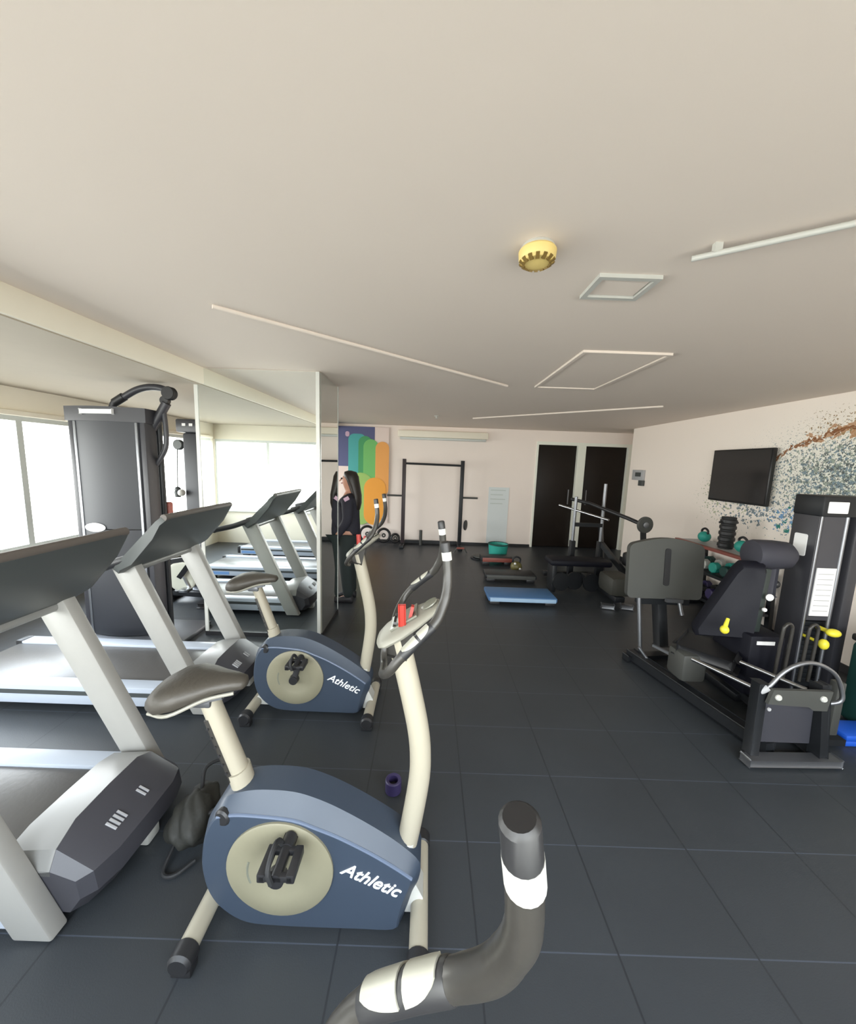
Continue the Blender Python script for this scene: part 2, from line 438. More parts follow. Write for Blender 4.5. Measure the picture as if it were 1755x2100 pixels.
# mirrored pier
PX0, PX1, PY0, PY1 = -1.99, -0.945, 3.13, 3.72
struct('wall_pier', box(nb_(), (PX0, PY0, 0), (PX1, PY1, ZC)), 'paint')
t = thing('wall_mirror', 'tall mirror on the front of the pier, reflecting the treadmills and windows', 'mirror', (-1.467, PY0, 0))
obj('mirror_glass', box(nb_(), (PX0 + 0.03, PY0 - 0.012, 0.04), (PX1 - 0.025, PY0, ZC - 0.005)), 'mirror', t)
obj('edge_strip', box(nb_(), (PX0, PY0 - 0.018, 0.04), (PX0 + 0.03, PY0, ZC - 0.005)), 'white', t)
obj('edge_strip', box(nb_(), (PX1 - 0.026, PY0 - 0.018, 0.04), (PX1 + 0.004, PY0, ZC - 0.005)), 'white', t)
obj('plinth', box(nb_(), (PX0, PY0 - 0.02, 0.0), (PX1, PY0, 0.04)), 'black', t)
t = thing('wall_mirror', 'narrow mirror on the side of the pier facing the aisle', 'mirror', (PX1, 3.43, 0))
obj('mirror_glass', box(nb_(), (PX1, PY0 + 0.01, 0.04), (PX1 + 0.01, PY1 - 0.02, ZC - 0.005)), 'mirror', t)
obj('edge_strip', box(nb_(), (PX1, PY1 - 0.02, 0.04), (PX1 + 0.012, PY1, ZC - 0.005)), 'frame', t)
obj('plinth', box(nb_(), (PX1, PY0, 0.0), (PX1 + 0.012, PY1, 0.04)), 'black', t)
# doors
for nm, a, b_ in (('door_1', D1a, D1b), ('door_2', D2a, D2b)):
    d = struct(nm, box(nb_(), (a, YB + 0.06, 0.01), (b_, YB + 0.1, DH), 0.003), 'doordark')
    s_ = b_ - 0.1 if nm == 'door_1' else a + 0.1
    obj('handle', beam(nb_(), (s_, YB + 0.05, 0.9), (s_, YB + 0.05, 1.2), 0.02, 0.02), 'steel', d)
bm = nb_(); box(bm, (D1a - 0.04, YB - 0.015, 0), (D1a, YB + 0.12, DH)); box(bm, (D1b, YB - 0.015, 0.03), (D2a, YB + 0.12, DH)); box(bm, (D2b, YB - 0.015, 0), (D2b + 0.07, YB + 0.12, DH)); box(bm, (D1a - 0.04, YB - 0.015, DH), (D2b + 0.07, YB + 0.12, DH + 0.06))
struct('trim_5', bm, 'doorw')
struct('trim_6', box(nb_(), (D2b + 0.07, YB - 0.02, 0), (4.15, YB, DH + 0.1)), 'doorw')
struct('baseboard_right', box(nb_(), (XR - 0.012, -0.5, 0), (XR, 6.46, 0.07)), 'black')
struct('baseboard_back', box(nb_(), (-3.99, YB - 0.012, 0), (D1a - 0.05, YB, 0.05)), 'black')
# back-of-window closing piece behind the door leaves
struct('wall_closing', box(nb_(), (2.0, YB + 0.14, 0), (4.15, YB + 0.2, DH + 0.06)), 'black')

# ceiling fittings
t = thing('smoke_alarm', 'aged yellow round smoke alarm on the ceiling', 'alarm', (0.335, 1.31, ZC))
obj('base', lathe(nb_(), (0.335, 1.31, ZC), (0, 0, -1), [(0.052, 0), (0.055, 0.004), (0.055, 0.012)]), 'white', t)
obj('body', lathe(nb_(), (0.335, 1.31, ZC), (0, 0, -1), [(0.058, 0.012), (0.062, 0.018), (0.060, 0.04), (0.05, 0.052), (0.02, 0.056)]), 'alarm', t)
bm = nb_()
for k in range(14):
    a = 2 * math.pi * k / 14
    beam(bm, (0.335 + 0.0575 * math.cos(a), 1.31 + 0.0575 * math.sin(a), ZC - 0.046), (0.335 + 0.04 * math.cos(a), 1.31 + 0.04 * math.sin(a), ZC - 0.057), 0.012, 0.006)
obj('vent_slots', bm, 'alarmd', t)
def hatch(x0, x1, y0, y1, label, drop):
    t = thing('ceiling_hatch', label, 'hatch', ((x0 + x1) / 2, (y0 + y1) / 2, ZC), 'access hatches in the ceiling')
    bm = nb_(); w = 0.022
    box(bm, (x0, y0, ZC - 0.014), (x1, y0 + w, ZC)); box(bm, (x0, y1 - w, ZC - 0.014), (x1, y1, ZC)); box(bm, (x0, y0 + w, ZC - 0.014), (x0 + w, y1 - w, ZC)); box(bm, (x1 - w, y0 + w, ZC - 0.014), (x1, y1 - w, ZC))
    obj('hatch_frame', bm, 'ceil' if drop == 0 else 'white', t)
    obj('hatch_panel', box(nb_(), (x0 + w + 0.006, y0 + w + 0.006, ZC - 0.006), (x1 - w - 0.006, y1 - w - 0.006, ZC)), 'ceil', t)
hatch(0.612, 0.85, 1.46, 1.645, 'small white-framed ceiling hatch beside the smoke alarm', 1)
hatch(0.925, 1.48, 2.345, 3.40, 'large faint ceiling hatch farther into the room', 0)
def conduit(p0, p1, r, label, drop, mt='ceil', br=()):
    t = thing('ceiling_conduit', label, 'conduit', tuple((Vector(p0) + Vector(p1)) / 2))
    obj('pipe', cyl(nb_(), p0, p1, r, seg=12), mt, t)
    d = (Vector(p1) - Vector(p0))
    for f in br:
        q = Vector(p0) + d * f
        obj('bracket', box(nb_(), (q.x - 0.012, q.y - 0.008, q.z), (q.x + 0.012, q.y + 0.008, ZC)), mt, t)
conduit((0.84, 1.295, ZC - 0.03), (2.7, 0.14, ZC - 0.03), 0.009, 'white surface pipe on a bracket at the ceiling, upper right', 0, 'white', (0.03, 0.4, 0.8))
conduit((-1.084, 1.868, ZC - 0.006), (0.677, 3.394, ZC - 0.006), 0.012, 'long pale conduit crossing the ceiling above the bikes', 0)
conduit((0.648, 5.744, ZC - 0.006), (2.571, 4.141, ZC - 0.006), 0.012, 'far pale conduit on the ceiling in front of the doors', 0)
solo('sprinkler', lathe(nb_(), (0.08, 5.66, ZC), (0, 0, -1), [(0.035, 0), (0.035, 0.008), (0.012, 0.012), (0.012, 0.03), (0.03, 0.034), (0.03, 0.038)]), 'white', 'small white sprinkler head on the far ceiling', 'sprinkler')
# cream fitting on the back wall
t = thing('wall_light', 'long cream unlit batten light high on the back wall', 'light', (0.25, YB - 0.06, 2.1))
obj('housing', box(nb_(), (-0.64, YB - 0.09, 2.13), (1.13, YB, 2.26), 0.015), 'cream', t)
obj('diffuser', box(nb_(), (-0.6, YB - 0.1, 2.085), (1.09, YB - 0.015, 2.13), 0.012), 'frame', t)

# right wall fittings
t = thing('television', 'black flat television on the splattered right wall', 'television', (XR - 0.05, 4.11, 1.3))
obj('casing', box(nb_(), (XR - 0.07, 3.72, 1.3), (XR - 0.03, 4.5, 1.905), 0.008), 'tvb', t)
obj('screen', box(nb_(), (XR - 0.074, 3.735, 1.325), (XR - 0.068, 4.485, 1.89)), 'tv', t)
obj('wall_bracket', box(nb_(), (XR - 0.032, 3.95, 1.45), (XR, 4.27, 1.75)), 'blackm', t)
t = thing('control_panel', 'small grey control box on the wall right of the doors', 'switch', (XR - 0.02, 6.14, 1.4))
obj('casing', box(nb_(), (XR - 0.04, 5.98, 1.47), (XR, 6.3, 1.64), 0.006), 'labelgrey', t)
obj('display', box(nb_(), (XR - 0.044, 6.04, 1.53), (XR - 0.039, 6.2, 1.6)), 'panelg', t)
obj('side_box', box(nb_(), (XR - 0.05, 5.97, 1.38), (XR, 6.08, 1.47), 0.006), 'panelg', t)

# ------------------------------------------------------------------ exercise bikes
def make_bike():
    YC = 1.13
    t = thing('exercise_bike', 'slate blue exercise bike in front, its khaki disc and whole body in view', 'exercise bike', (-0.35, YC, 0), 'upright exercise bikes in a row')
    def stab(x, tilt):
        s = obj('stabiliser', tube(nb_(), [(x, YC - 0.2, 0.055), (x, YC + 0.2, 0.055)], 0.031, 16), 'ivory', t)
        for sg in (-1, 1):
            bm = nb_(); lathe(bm, (x, YC + sg * 0.165, 0.052), (0, sg, 0), [(0.034, 0), (0.038, 0.004), (0.038, 0.045), (0.03, 0.055)], 18)
            box(bm, (x - 0.032, YC + min(sg * 0.17, sg * 0.21), 0.0), (x + 0.032, YC + max(sg * 0.17, sg * 0.21), 0.03), 0.004)
            obj('end_cap', bm, 'black', s)
    stab(-0.722, 0); stab(0.018, 0)
    bm = nb_(); prism_y(bm, [(-0.72, 0.035), (-0.45, 0.035), (-0.45, 0.09), (-0.66, 0.15), (-0.72, 0.085)], YC - 0.045, YC + 0.045)
    obj('rear_bracket', bm, 'white', t)
    bm = nb_(); prism_y(bm, [(-0.1, 0.03), (0.02, 0.03), (0.03, 0.09), (-0.02, 0.19), (-0.1, 0.12)], YC - 0.04, YC + 0.04)
    obj('front_bracket', bm, 'white', t)
    # shroud: bevelled shell, side face stops at the ridge line
    face = [(-0.66, 0.448), (-0.6, 0.457), (-0.527, 0.456), (-0.411, 0.445), (-0.333, 0.417), (-0.255, 0.384), (-0.152, 0.329), (-0.071, 0.278), (-0.012, 0.236),
            (-0.017, 0.191), (-0.036, 0.134), (-0.05, 0.07), (-0.066, 0.03), (-0.188, 0.028), (-0.352, 0.028), (-0.466, 0.03), (-0.575, 0.04), (-0.65, 0.085), (-0.697, 0.15), (-0.716, 0.24), (-0.712, 0.32), (-0.695, 0.395)]
    rim = [(-0.655, 0.475), (-0.6, 0.5), (-0.527, 0.512), (-0.42, 0.508), (-0.333, 0.482), (-0.245, 0.44), (-0.14, 0.378), (-0.055, 0.318), (0.012, 0.252),
           (0.012, 0.185), (-0.01, 0.13), (-0.03, 0.06), (-0.055, 0.02), (-0.188, 0.018), (-0.352, 0.018), (-0.466, 0.02), (-0.585, 0.03), (-0.662, 0.078), (-0.708, 0.148), (-0.728, 0.24), (-0.724, 0.325), (-0.705, 0.41)]
    def closed(poly, n=4):
        N = len(poly); out = []
        for i in range(N):
            a_, b2_, c_, d_ = [Vector((q[0], q[1])) for q in (poly[i - 1], poly[i], poly[(i + 1) % N], poly[(i + 2) % N])]
            for k in range(n):
                f_ = k / n
                p_ = 0.5 * ((2 * b2_) + (c_ - a_) * f_ + (2 * a_ - 5 * b2_ + 4 * c_ - d_) * f_ * f_ + (3 * b2_ - a_ - 3 * c_ + d_) * f_ ** 3)
                out.append((p_.x, p_.y))
        return out
    line_ = face[0:9]
    face = closed(face); rim = closed(rim)
    def ring(poly, y, k=0.0):
        cx, cz = -0.4, 0.22
        return [(x + (cx - x) * k, y, z + (cz - z) * k) for x, z in poly]
    bm = nb_()
    loft(bm, [ring(face, YC - 0.093, 0.02), ring(face, YC - 0.088), ring(rim, YC - 0.05), ring(rim, YC + 0.05), ring(face, YC + 0.088), ring(face, YC + 0.093, 0.02)])
    sh = obj('shroud', bm, 'shroud', t, 25)
    # pale strip along the ridge: the edge highlight painted as a lighter colour
    bm = nb_(); tube(bm, [(x, YC - 0.088, z - 0.004) for x, z in line_], 0.006, 8, 4)
    tube(bm, [(x, YC + 0.088, z - 0.004) for x, z in line_], 0.006, 8, 4)
    obj('ridge_highlight', bm, mat('pale_slate_highlight', (92, 104, 124), 0.4), sh)
    # crank discs
    cx, cz = -0.452, 0.262
    for sg in (-1, 1):
        bm = nb_(); lathe(bm, (cx, YC + sg * 0.09, cz), (0, sg, 0), [(0.178, 0), (0.178, 0.01), (0.172, 0.014), (0.1, 0.015), (0.095, 0.012), (0.02, 0.013)], 48)
        dk = obj('crank_disc', bm, 'disc', t)
        # small printed arc low on the disc
        bm = nb_(); ring_tube(bm, (cx, YC + sg * 0.1035, cz), (0, 1, 0), 0.105, 0.004, 12, 6, 200, 245)
        obj('printed_arc', bm, mat('faded_print', (110, 112, 100), 0.6), dk)
        d = Vector((0.045, 0, 0.145)) * (1 if sg < 0 else -1)
        bm = nb_(); beam(bm, (cx, YC + sg * 0.118, cz), (cx + d.x, YC + sg * 0.118, cz + d.z), 0.034, 0.022, (0, 1, 0), 0.005)
        cyl(bm, (cx, YC + sg * 0.1, cz), (cx, YC + sg * 0.135, cz), 0.03, 0.026)
        cyl(bm, (cx + d.x, YC + sg * 0.11, cz + d.z), (cx + d.x, YC + sg * 0.15, cz + d.z), 0.02)
        ck = obj('crank_arm', bm, 'black', t)
        px, pz, py = cx + d.x, cz + d.z, YC + sg * 0.19
        bm = nb_()
        box(bm, (px - 0.055, py - 0.045, pz - 0.014), (px - 0.03, py + 0.045, pz + 0.014), 0.004); box(bm, (px + 0.03, py - 0.045, pz - 0.014), (px + 0.055, py + 0.045, pz + 0.014), 0.004)
        box(bm, (px - 0.05, py - 0.045, pz - 0.01), (px + 0.05, py - 0.028, pz + 0.01), 0.003); box(bm, (px - 0.05, py + 0.028, pz - 0.01), (px + 0.05, py + 0.045, pz + 0.01), 0.003)
        cyl(bm, (px, py - 0.045, pz), (px, py + 0.045, pz), 0.016)
        pd = obj('pedal', bm, 'black', ck)
        bm = nb_(); tube(bm, [(px - 0.01, py - 0.048, pz - 0.01), (px - 0.02, py - 0.045, pz + 0.03), (px - 0.02, py, pz + 0.055), (px - 0.02, py + 0.04, pz + 0.03), (px - 0.01, py + 0.048, pz - 0.01)], 0.008, 8, 4)
        obj('pedal_strap', bm, 'rubber', ck)
    # seat post, slot, knob, saddle
    bm = nb_(); tube(bm, [(-0.592, YC, 0.40), (-0.60, YC, 0.44)], [0.05, 0.048], 16, 0, 0.8); tube(bm, [(-0.598, YC, 0.43), (-0.63, YC, 0.545)], 0.042, 16, 0, 0.85)
    tube(bm, [(-0.628, YC, 0.54), (-0.735, YC, 0.84)], 0.034, 16, 0, 0.85)
    sp_ = obj('seat_post', bm, 'ivory', t)
    bm = nb_(); tube(bm, [(-0.640, YC - 0.020, 0.52), (-0.716, YC - 0.020, 0.745)], 0.017, 10, 0, 0.7)
    obj('height_slot', bm, 'tube', sp_)
    for k in range(6): obj('peg_hole', cyl(nb_(), (-0.652 - 0.0113 * k, YC - 0.040, 0.555 + 0.0325 * k), (-0.652 - 0.0113 * k, YC - 0.030, 0.555 + 0.0325 * k), 0.005, seg=8), 'black', sp_)
    bm = nb_(); lathe(bm, (-0.628, YC - 0.03, 0.44), (-0.25, -1, 0), [(0.012, 0), (0.012, 0.03), (0.024, 0.034), (0.028, 0.04), (0.028, 0.06), (0.022, 0.066)], 14)
    obj('adjusting_knob', bm, 'black', t)
    rings = []
    for u, w, zt, zb in ((-0.886, 0.04, 0.835, 0.805), (-0.875, 0.085, 0.862, 0.79), (-0.835, 0.110, 0.885, 0.785), (-0.78, 0.108, 0.897, 0.80), (-0.73, 0.085, 0.897, 0.82), (-0.68, 0.056, 0.896, 0.838), (-0.635, 0.040, 0.894, 0.845), (-0.60, 0.028, 0.888, 0.848), (-0.59, 0.012, 0.876, 0.858)):
        zm = (zt + zb) / 2
        rings.append([(u, YC + w * math.cos(a), (zt if math.sin(a) > 0 else zb) * abs(math.sin(a)) ** 0.8 + zm * (1 - abs(math.sin(a)) ** 0.8)) for a in [2 * math.pi * k / 20 for k in range(20)]])
    sd = obj('saddle', loft(nb_(), rings), 'seat', t, 60)
    bm = nb_(); tube(bm, [(-0.87, YC - 0.078, 0.80), (-0.79, YC - 0.102, 0.812), (-0.70, YC - 0.06, 0.84), (-0.62, YC - 0.032, 0.848)], 0.006, 8, 5)
    tube(bm, [(-0.87, YC + 0.078, 0.80), (-0.79, YC + 0.102, 0.812), (-0.70, YC + 0.06, 0.84), (-0.62, YC + 0.032, 0.848)], 0.006, 8, 5)
    obj('piping', bm, 'consoleg', sd)
    bm = nb_(); beam(bm, (-0.80, YC - 0.03, 0.80), (-0.66, YC - 0.03, 0.835), 0.01, 0.02); beam(bm, (-0.80, YC + 0.03, 0.80), (-0.66, YC + 0.03, 0.835), 0.01, 0.02)
    box(bm, (-0.765, YC - 0.035, 0.79), (-0.70, YC + 0.035, 0.825), 0.006)
    obj('saddle_clamp', bm, 'steel', t)
    # mast
    bm = nb_(); tube(bm, [(-0.043, YC, 0.22), (-0.020, YC, 0.36), (0.001, YC, 0.52), (0.003, YC, 0.62), (-0.008, YC, 0.72), (-0.038, YC, 0.86), (-0.072, YC, 1.0), (-0.085, YC, 1.05)], 0.037, 18, 5)
    ms = obj('mast', bm, 'ivory', t)
    bm = nb_(); tube(bm, [(-0.052, YC, 0.20), (-0.036, YC, 0.30)], 0.0405, 18)
    for dz in (0.26, 0.285): cyl(bm, (-0.04, YC - 0.046, dz), (-0.04, YC - 0.036, dz), 0.006, seg=8)
    obj('mast_collar', bm, 'white', ms)
    # console: flat tilted pod
    a = Vector((-0.150, 0, 1.035)); e = Vector((0.052, 0, 1.172)); d = (e - a).normalized(); nrm = Vector((-d.z, 0, d.x))
    rings = []
    for f, w, th in ((0.0, 0.03, 0.014), (0.04, 0.06, 0.03), (0.15, 0.085, 0.042), (0.4, 0.092, 0.045), (0.65, 0.08, 0.04), (0.85, 0.062, 0.03), (0.97, 0.04, 0.02), (1.0, 0.02, 0.01)):
        c = a + (e - a) * f
        rings.append([tuple(c + Vector((0, YC + w * math.cos(q), 0)) + nrm * (th * 0.5 * (math.sin(q) if abs(math.sin(q)) < 1 else 1))) for q in [2 * math.pi * k / 20 for k in range(20)]])
    cs = obj('console', loft(nb_(), rings), 'consoleg', t, 50)
    bm = nb_(); c0 = a + (e - a) * 0.28 + nrm * 0.0225; c1 = a + (e - a) * 0.68 + nrm * 0.021
    beam(bm, c0 + Vector((0, YC, 0)), c1 + Vector((0, YC, 0)), 0.1, 0.006, nrm)
    obj('display', bm, 'screen', cs)
    bm = nb_(); c2 = a + (e - a) * 0.86 + nrm * 0.016; lathe(bm, c2 + Vector((0, YC, 0)), nrm, [(0.03, 0), (0.03, 0.004), (0.02, 0.006)], 18)
    obj('speaker_disc', bm, 'screen', cs)
    bm = nb_(); c3 = a + (e - a) * 0.46 + nrm * 0.02 + Vector((0, YC - 0.05, 0))
    beam(bm, c3, c3 + Vector((-0.003, 0, 0.062)), 0.011, 0.016, (1, 0, 0), 0.004); beam(bm, c3 + Vector((0.02, 0.02, 0)), c3 + Vector((0.03, 0.03, 0.05)), 0.03, 0.006, (1, 0, 0), 0.002)
    obj('stop_clip', bm, 'red', cs, label='red plastic clip standing on the console')
    bm = nb_(); beam(bm, (-0.085, YC, 1.0), (-0.065, YC, 1.10), 0.07, 0.05, (1, 0, 0), 0.01)
    obj('console_neck', bm, 'tube', t)
    # handlebars
    for sg in (-1, 1):
        W = lambda x, w, z: (x, YC + sg * w, z)
        pts = [W(0.056, 0.181, 1.366), W(0.060, 0.188, 1.318), W(0.056, 0.203, 1.272), W(0.046, 0.214, 1.240), W(0.028, 0.230, 1.205), W(-0.012, 0.244, 1.168), W(-0.060, 0.258, 1.118), W(-0.090, 0.250, 1.075),
               W(-0.110, 0.20, 1.04), W(-0.116, 0.13, 1.015), W(-0.121, 0.08, 1.0), W(-0.125, 0.05, 1.015), W(-0.122, 0.033, 1.05)]
        hb = obj('handlebar', tube(nb_(), pts, [0.0126, 0.0132, 0.0138, 0.0138, 0.0135, 0.0132, 0.0126, 0.0118, 0.011, 0.0105, 0.0105, 0.0105, 0.0105], 16, 6), 'tube', t)
        obj('white_band', tube(nb_(), [W(0.0565, 0.1808, 1.364), W(0.0530, 0.179, 1.386)], 0.0133, 20), 'white', hb)
        obj('end_plug', tube(nb_(), [W(0.0532, 0.179, 1.384), W(0.0490, 0.177, 1.411), W(0.0485, 0.177, 1.414)], [0.0130, 0.0127, 0.010], 20), 'black', hb)
        path = catmull(pts, 6)
        def on_bar(f_):
            u_ = 25.5 + 9.0 * f_; k_ = int(math.floor(u_)); c = path[k_] + (path[k_ + 1] - path[k_]) * (u_ - k_)
            dd = (path[k_ + 2] - path[k_ - 1]).normalized(); side = dd.cross(Vector((0, 0, 1))).normalized()
            return c, side, side.cross(dd).normalized()
        rr = []
        for f_, r_ in ((-0.05, 0.0136), (0.0, 0.0146), (0.2, 0.0148), (0.4, 0.0148), (0.6, 0.0148), (0.8, 0.0148), (1.0, 0.0146), (1.05, 0.0136)):
            c, side, up = on_bar(f_)
            rr.append([tuple(c + (up * math.cos(a) + side * math.sin(a)) * r_) for a in [2 * math.pi * q / 20 for q in range(20)]])
        obj('pad_housing', loft(nb_(), rr), 'black', hb, 60)
        for q0, q1 in ((0.04, 0.46), (0.54, 0.96)):
            rr = []
            for k_ in range(9):
                f_ = q0 + (q1 - q0) * k_ / 8
                ww = max(0.2, math.sqrt(max(0.0, 1 - (abs(f_ - 0.5) / 0.5) ** 2.2)))
                c, side, up = on_bar(f_)
                an = [R(x_ * ww) for x_ in (-78, -60, -40, -20, 0, 20, 40, 60, 78)]
                rr.append([tuple(c + (up * math.cos(a) + side * math.sin(a)) * 0.0164) for a in an] + [tuple(c + (up * math.cos(a) + side * math.sin(a)) * 0.0130) for a in reversed(an)])
            obj('pulse_pad', loft(nb_(), rr), 'pulse', hb)
    # lettering on both sides
    for sg in (-1, 1):
        me = text_mesh('Athletic', 0.066, 0.0012, 0.3)
        o = finish('lettering', me, 'label', sh, 30)
        if sg < 0:
            o.matrix_local = Matrix.Translation(Vector((-0.252 + 0.35, -0.0945, 0.255))) @ Matrix.Rotation(R(25), 4, 'Y') @ Matrix.Rotation(R(90), 4, 'X')
        else:
            o.matrix_local = Matrix.Translation(Vector((-0.03 + 0.35, 0.0945, 0.16))) @ Matrix.Rotation(R(25), 4, 'Y') @ Matrix.Rotation(R(180), 4, 'Z') @ Matrix.Rotation(R(90), 4, 'X')
    return t
bike = make_bike()
b2 = copy_tree(bike); b2.location = (-0.35 - 0.345, 2.2, 0)
b2['label'] = 'slate blue exercise bike behind the front one, beside the mirrored pier'
b3 = copy_tree(bike); b3.location = (-0.35 + 0.012, 0.012, 0)
b3['label'] = 'nearest exercise bike, only its dark handlebar with chrome pads in the picture'

# ------------------------------------------------------------------ treadmills
def make_treadmill():
    X0, Y0 = -1.2, 1.29
    t = thing('treadmill', 'nearest treadmill at lower left with grey motor hood and vent slots', 'treadmill', (X0, Y0, 0), 'row of treadmills by the windows')
    P = lambda x, y, z: (X0 + x, Y0 + y, z)
    for sg in (-1, 1):
        y = sg * 0.275
        bm = nb_()
        prof = [(0.01, 0.012), (-0.12, 0.012), (-0.555, 0.945), (-0.52, 0.985), (-0.425, 0.985)]
        prism_y(bm, [(X0 + a, b_) for a, b_ in prof], Y0 + y - 0.03, Y0 + y + 0.03)
        bmesh.ops.bevel(bm, geom=bm.edges[:], offset=0.008, segments=2, profile=0.5, affect='EDGES')
        obj('upright', bm, 'silverup', t)
        bm = nb_(); box(bm, P(-1.75, sg * 0.255 - 0.045, 0.05), P(-0.1, sg * 0.255 + 0.045, 0.175), 0.006)
        rl = obj('side_rail', bm, 'rail', t)
        so = sg * 0.3
        bm = nb_(); box(bm, P(-1.74, min(so - sg * 0.004, so + sg * 0.003), 0.115), P(-0.12, max(so - sg * 0.004, so + sg * 0.003), 0.142))
        obj('rail_groove', bm, 'panelg', rl)
        bm = nb_(); box(bm, P(-1.73, min(so - sg * 0.004, so + sg * 0.003), 0.065), P(-1.42, max(so - sg * 0.004, so + sg * 0.003), 0.105))
        obj('blue_decal', bm, 'railblue', rl)
        bm = nb_(); box(bm, P(-1.72, sg * 0.255 - 0.03, 0.0), P(-1.62, sg * 0.255 + 0.03, 0.05), 0.004)
        obj('foot', bm, 'black', t)
        if sg > 0: obj('foot', box(nb_(), P(0.0, 0.01, 0.0), P(0.085, 0.08, 0.055), 0.01), 'white', t)
        bm = nb_(); tube(bm, [P(-0.40, sg * 0.33, 1.02), P(-0.50, sg * 0.34, 0.985), P(-0.62, sg * 0.34, 0.94), P(-0.78, sg * 0.335, 0.9), P(-0.82, sg * 0.33, 0.885)], 0.026, 14, 5)
        obj('handrail', bm, 'black', t)
    bm = nb_(); box(bm, P(-1.76, -0.21, 0.12), P(-0.1, 0.21, 0.162), 0.012)
    obj('running_belt', bm, 'belt', t)
    bm = nb_(); cyl(bm, P(-1.75, -0.21, 0.125), P(-1.75, 0.21, 0.125), 0.035); box(bm, P(-1.80, -0.3, 0.06), P(-1.74, -0.21, 0.18), 0.012); box(bm, P(-1.80, 0.21, 0.06), P(-1.74, 0.3, 0.18), 0.012)
    obj('rear_roller', bm, 'black', t)
    # motor hood
    top = []; front = []
    for y, s in ((-0.245, 0.0), (-0.215, 0.55), (-0.14, 0.95), (0.0, 1.0), (0.14, 0.95), (0.215, 0.55), (0.245, 0.0)):
        rz = 0.205 + 0.095 * s; rx = -0.04 - 0.005 * s; nx = 0.045 + 0.065 * s
        top.append([P(-0.24, y, 0.165), P(-0.215, y, 0.215 + 0.05 * s), P(rx, y, rz), P(rx, y, rz - 0.02), P(-0.2, y, 0.19 + 0.02 * s)])
        front.append([P(rx + 0.001, y, rz - 0.001), P(nx, y, 0.17 + 0.01 * s), P(nx + 0.01, y, 0.10), P(nx - 0.03, y, 0.045), P(-0.2, y, 0.06), P(-0.2, y, 0.18)])
    hd = obj('motor_hood', loft(nb_(), top), 'hood', t, 30)
    fp = obj('hood_front', loft(nb_(), front), 'hooddark', t, 30)
    # vent slots on the sloping front face
    def on_face(y, f):   # point on front face between ridge and nose
        return Vector(P(-0.045 + 0.155 * f, y, 0.30 - 0.12 * f))
    for y, k in ((-0.075, 4), (0.05, 2)):
        for i in range(k):
            yy = y + (i - k / 2) * 0.016
            obj('vent_slot', beam(nb_(), on_face(yy, 0.5) + Vector((0.0, 0, 0.001)), on_face(yy + 0.004, 0.72) + Vector((0.0, 0, 0.001)), 0.006, 0.008, (0.6, 0, 0.8)), 'labelgrey', fp)
    # console slab, tilted toward the runner
    lo = Vector((X0 - 0.50, 0, 0.93)); hi = Vector((X0 - 0.185, 0, 1.262)); d = (hi - lo).normalized(); nn = Vector((d.z, 0, -d.x))
    rings = []
    for y, k in ((-0.36, 0.80), (-0.345, 0.95), (-0.30, 1.0), (0.30, 1.0), (0.345, 0.95), (0.36, 0.80)):
        c = (lo + hi) / 2; L = (hi - lo).length / 2
        sec = [(-L * k, 0.02), (-L * k, -0.02), (-L * 0.6 * k, -0.045), (L * 0.5 * k, -0.035), (L * k, -0.012), (L * k, 0.02)]
        rings.append([tuple(c - d * 0 + d * u - nn * (-v) * -1 * -1 + Vector((0, Y0 + y, 0))) if False else tuple(c + d * u - nn * v + Vector((0, Y0 + y, 0))) for u, v in sec])
    cs = obj('console', loft(nb_(), rings), 'panelg', t, 30)
    c = (lo + hi) / 2 - nn * 0.021
    obj('console_display', beam(nb_(), c + Vector((0, Y0 - 0.25, 0)), c + Vector((0, Y0 + 0.25, 0)), 0.26, 0.004, tuple(nn)), 'black', cs)
    bm = nb_(); tube(bm, [tuple(hi + Vector((-0.01, Y0 - 0.345, 0))), tuple(hi + Vector((-0.01, Y0 + 0.345, 0)))], 0.02, 12)
    obj('top_rim', bm, mat('brown_grey_rim', (84, 78, 74), 0.5), cs)
    obj('crossbar', tube(nb_(), [P(-0.46, -0.26, 0.93), P(-0.46, 0.26, 0.93)], 0.024, 12), 'hood', t)
    return t
tm = make_treadmill()
t2 = copy_tree(tm); t2.location = (-1.31, 2.37, 0)
t2['label'] = 'treadmill behind the nearest one, beside the tall weight tower'
t3 = copy_tree(tm); t3.location = (-1.3, 0.17, 0)
t3['label'] = 'treadmill seen only as the farthest reflection in the pier mirror'

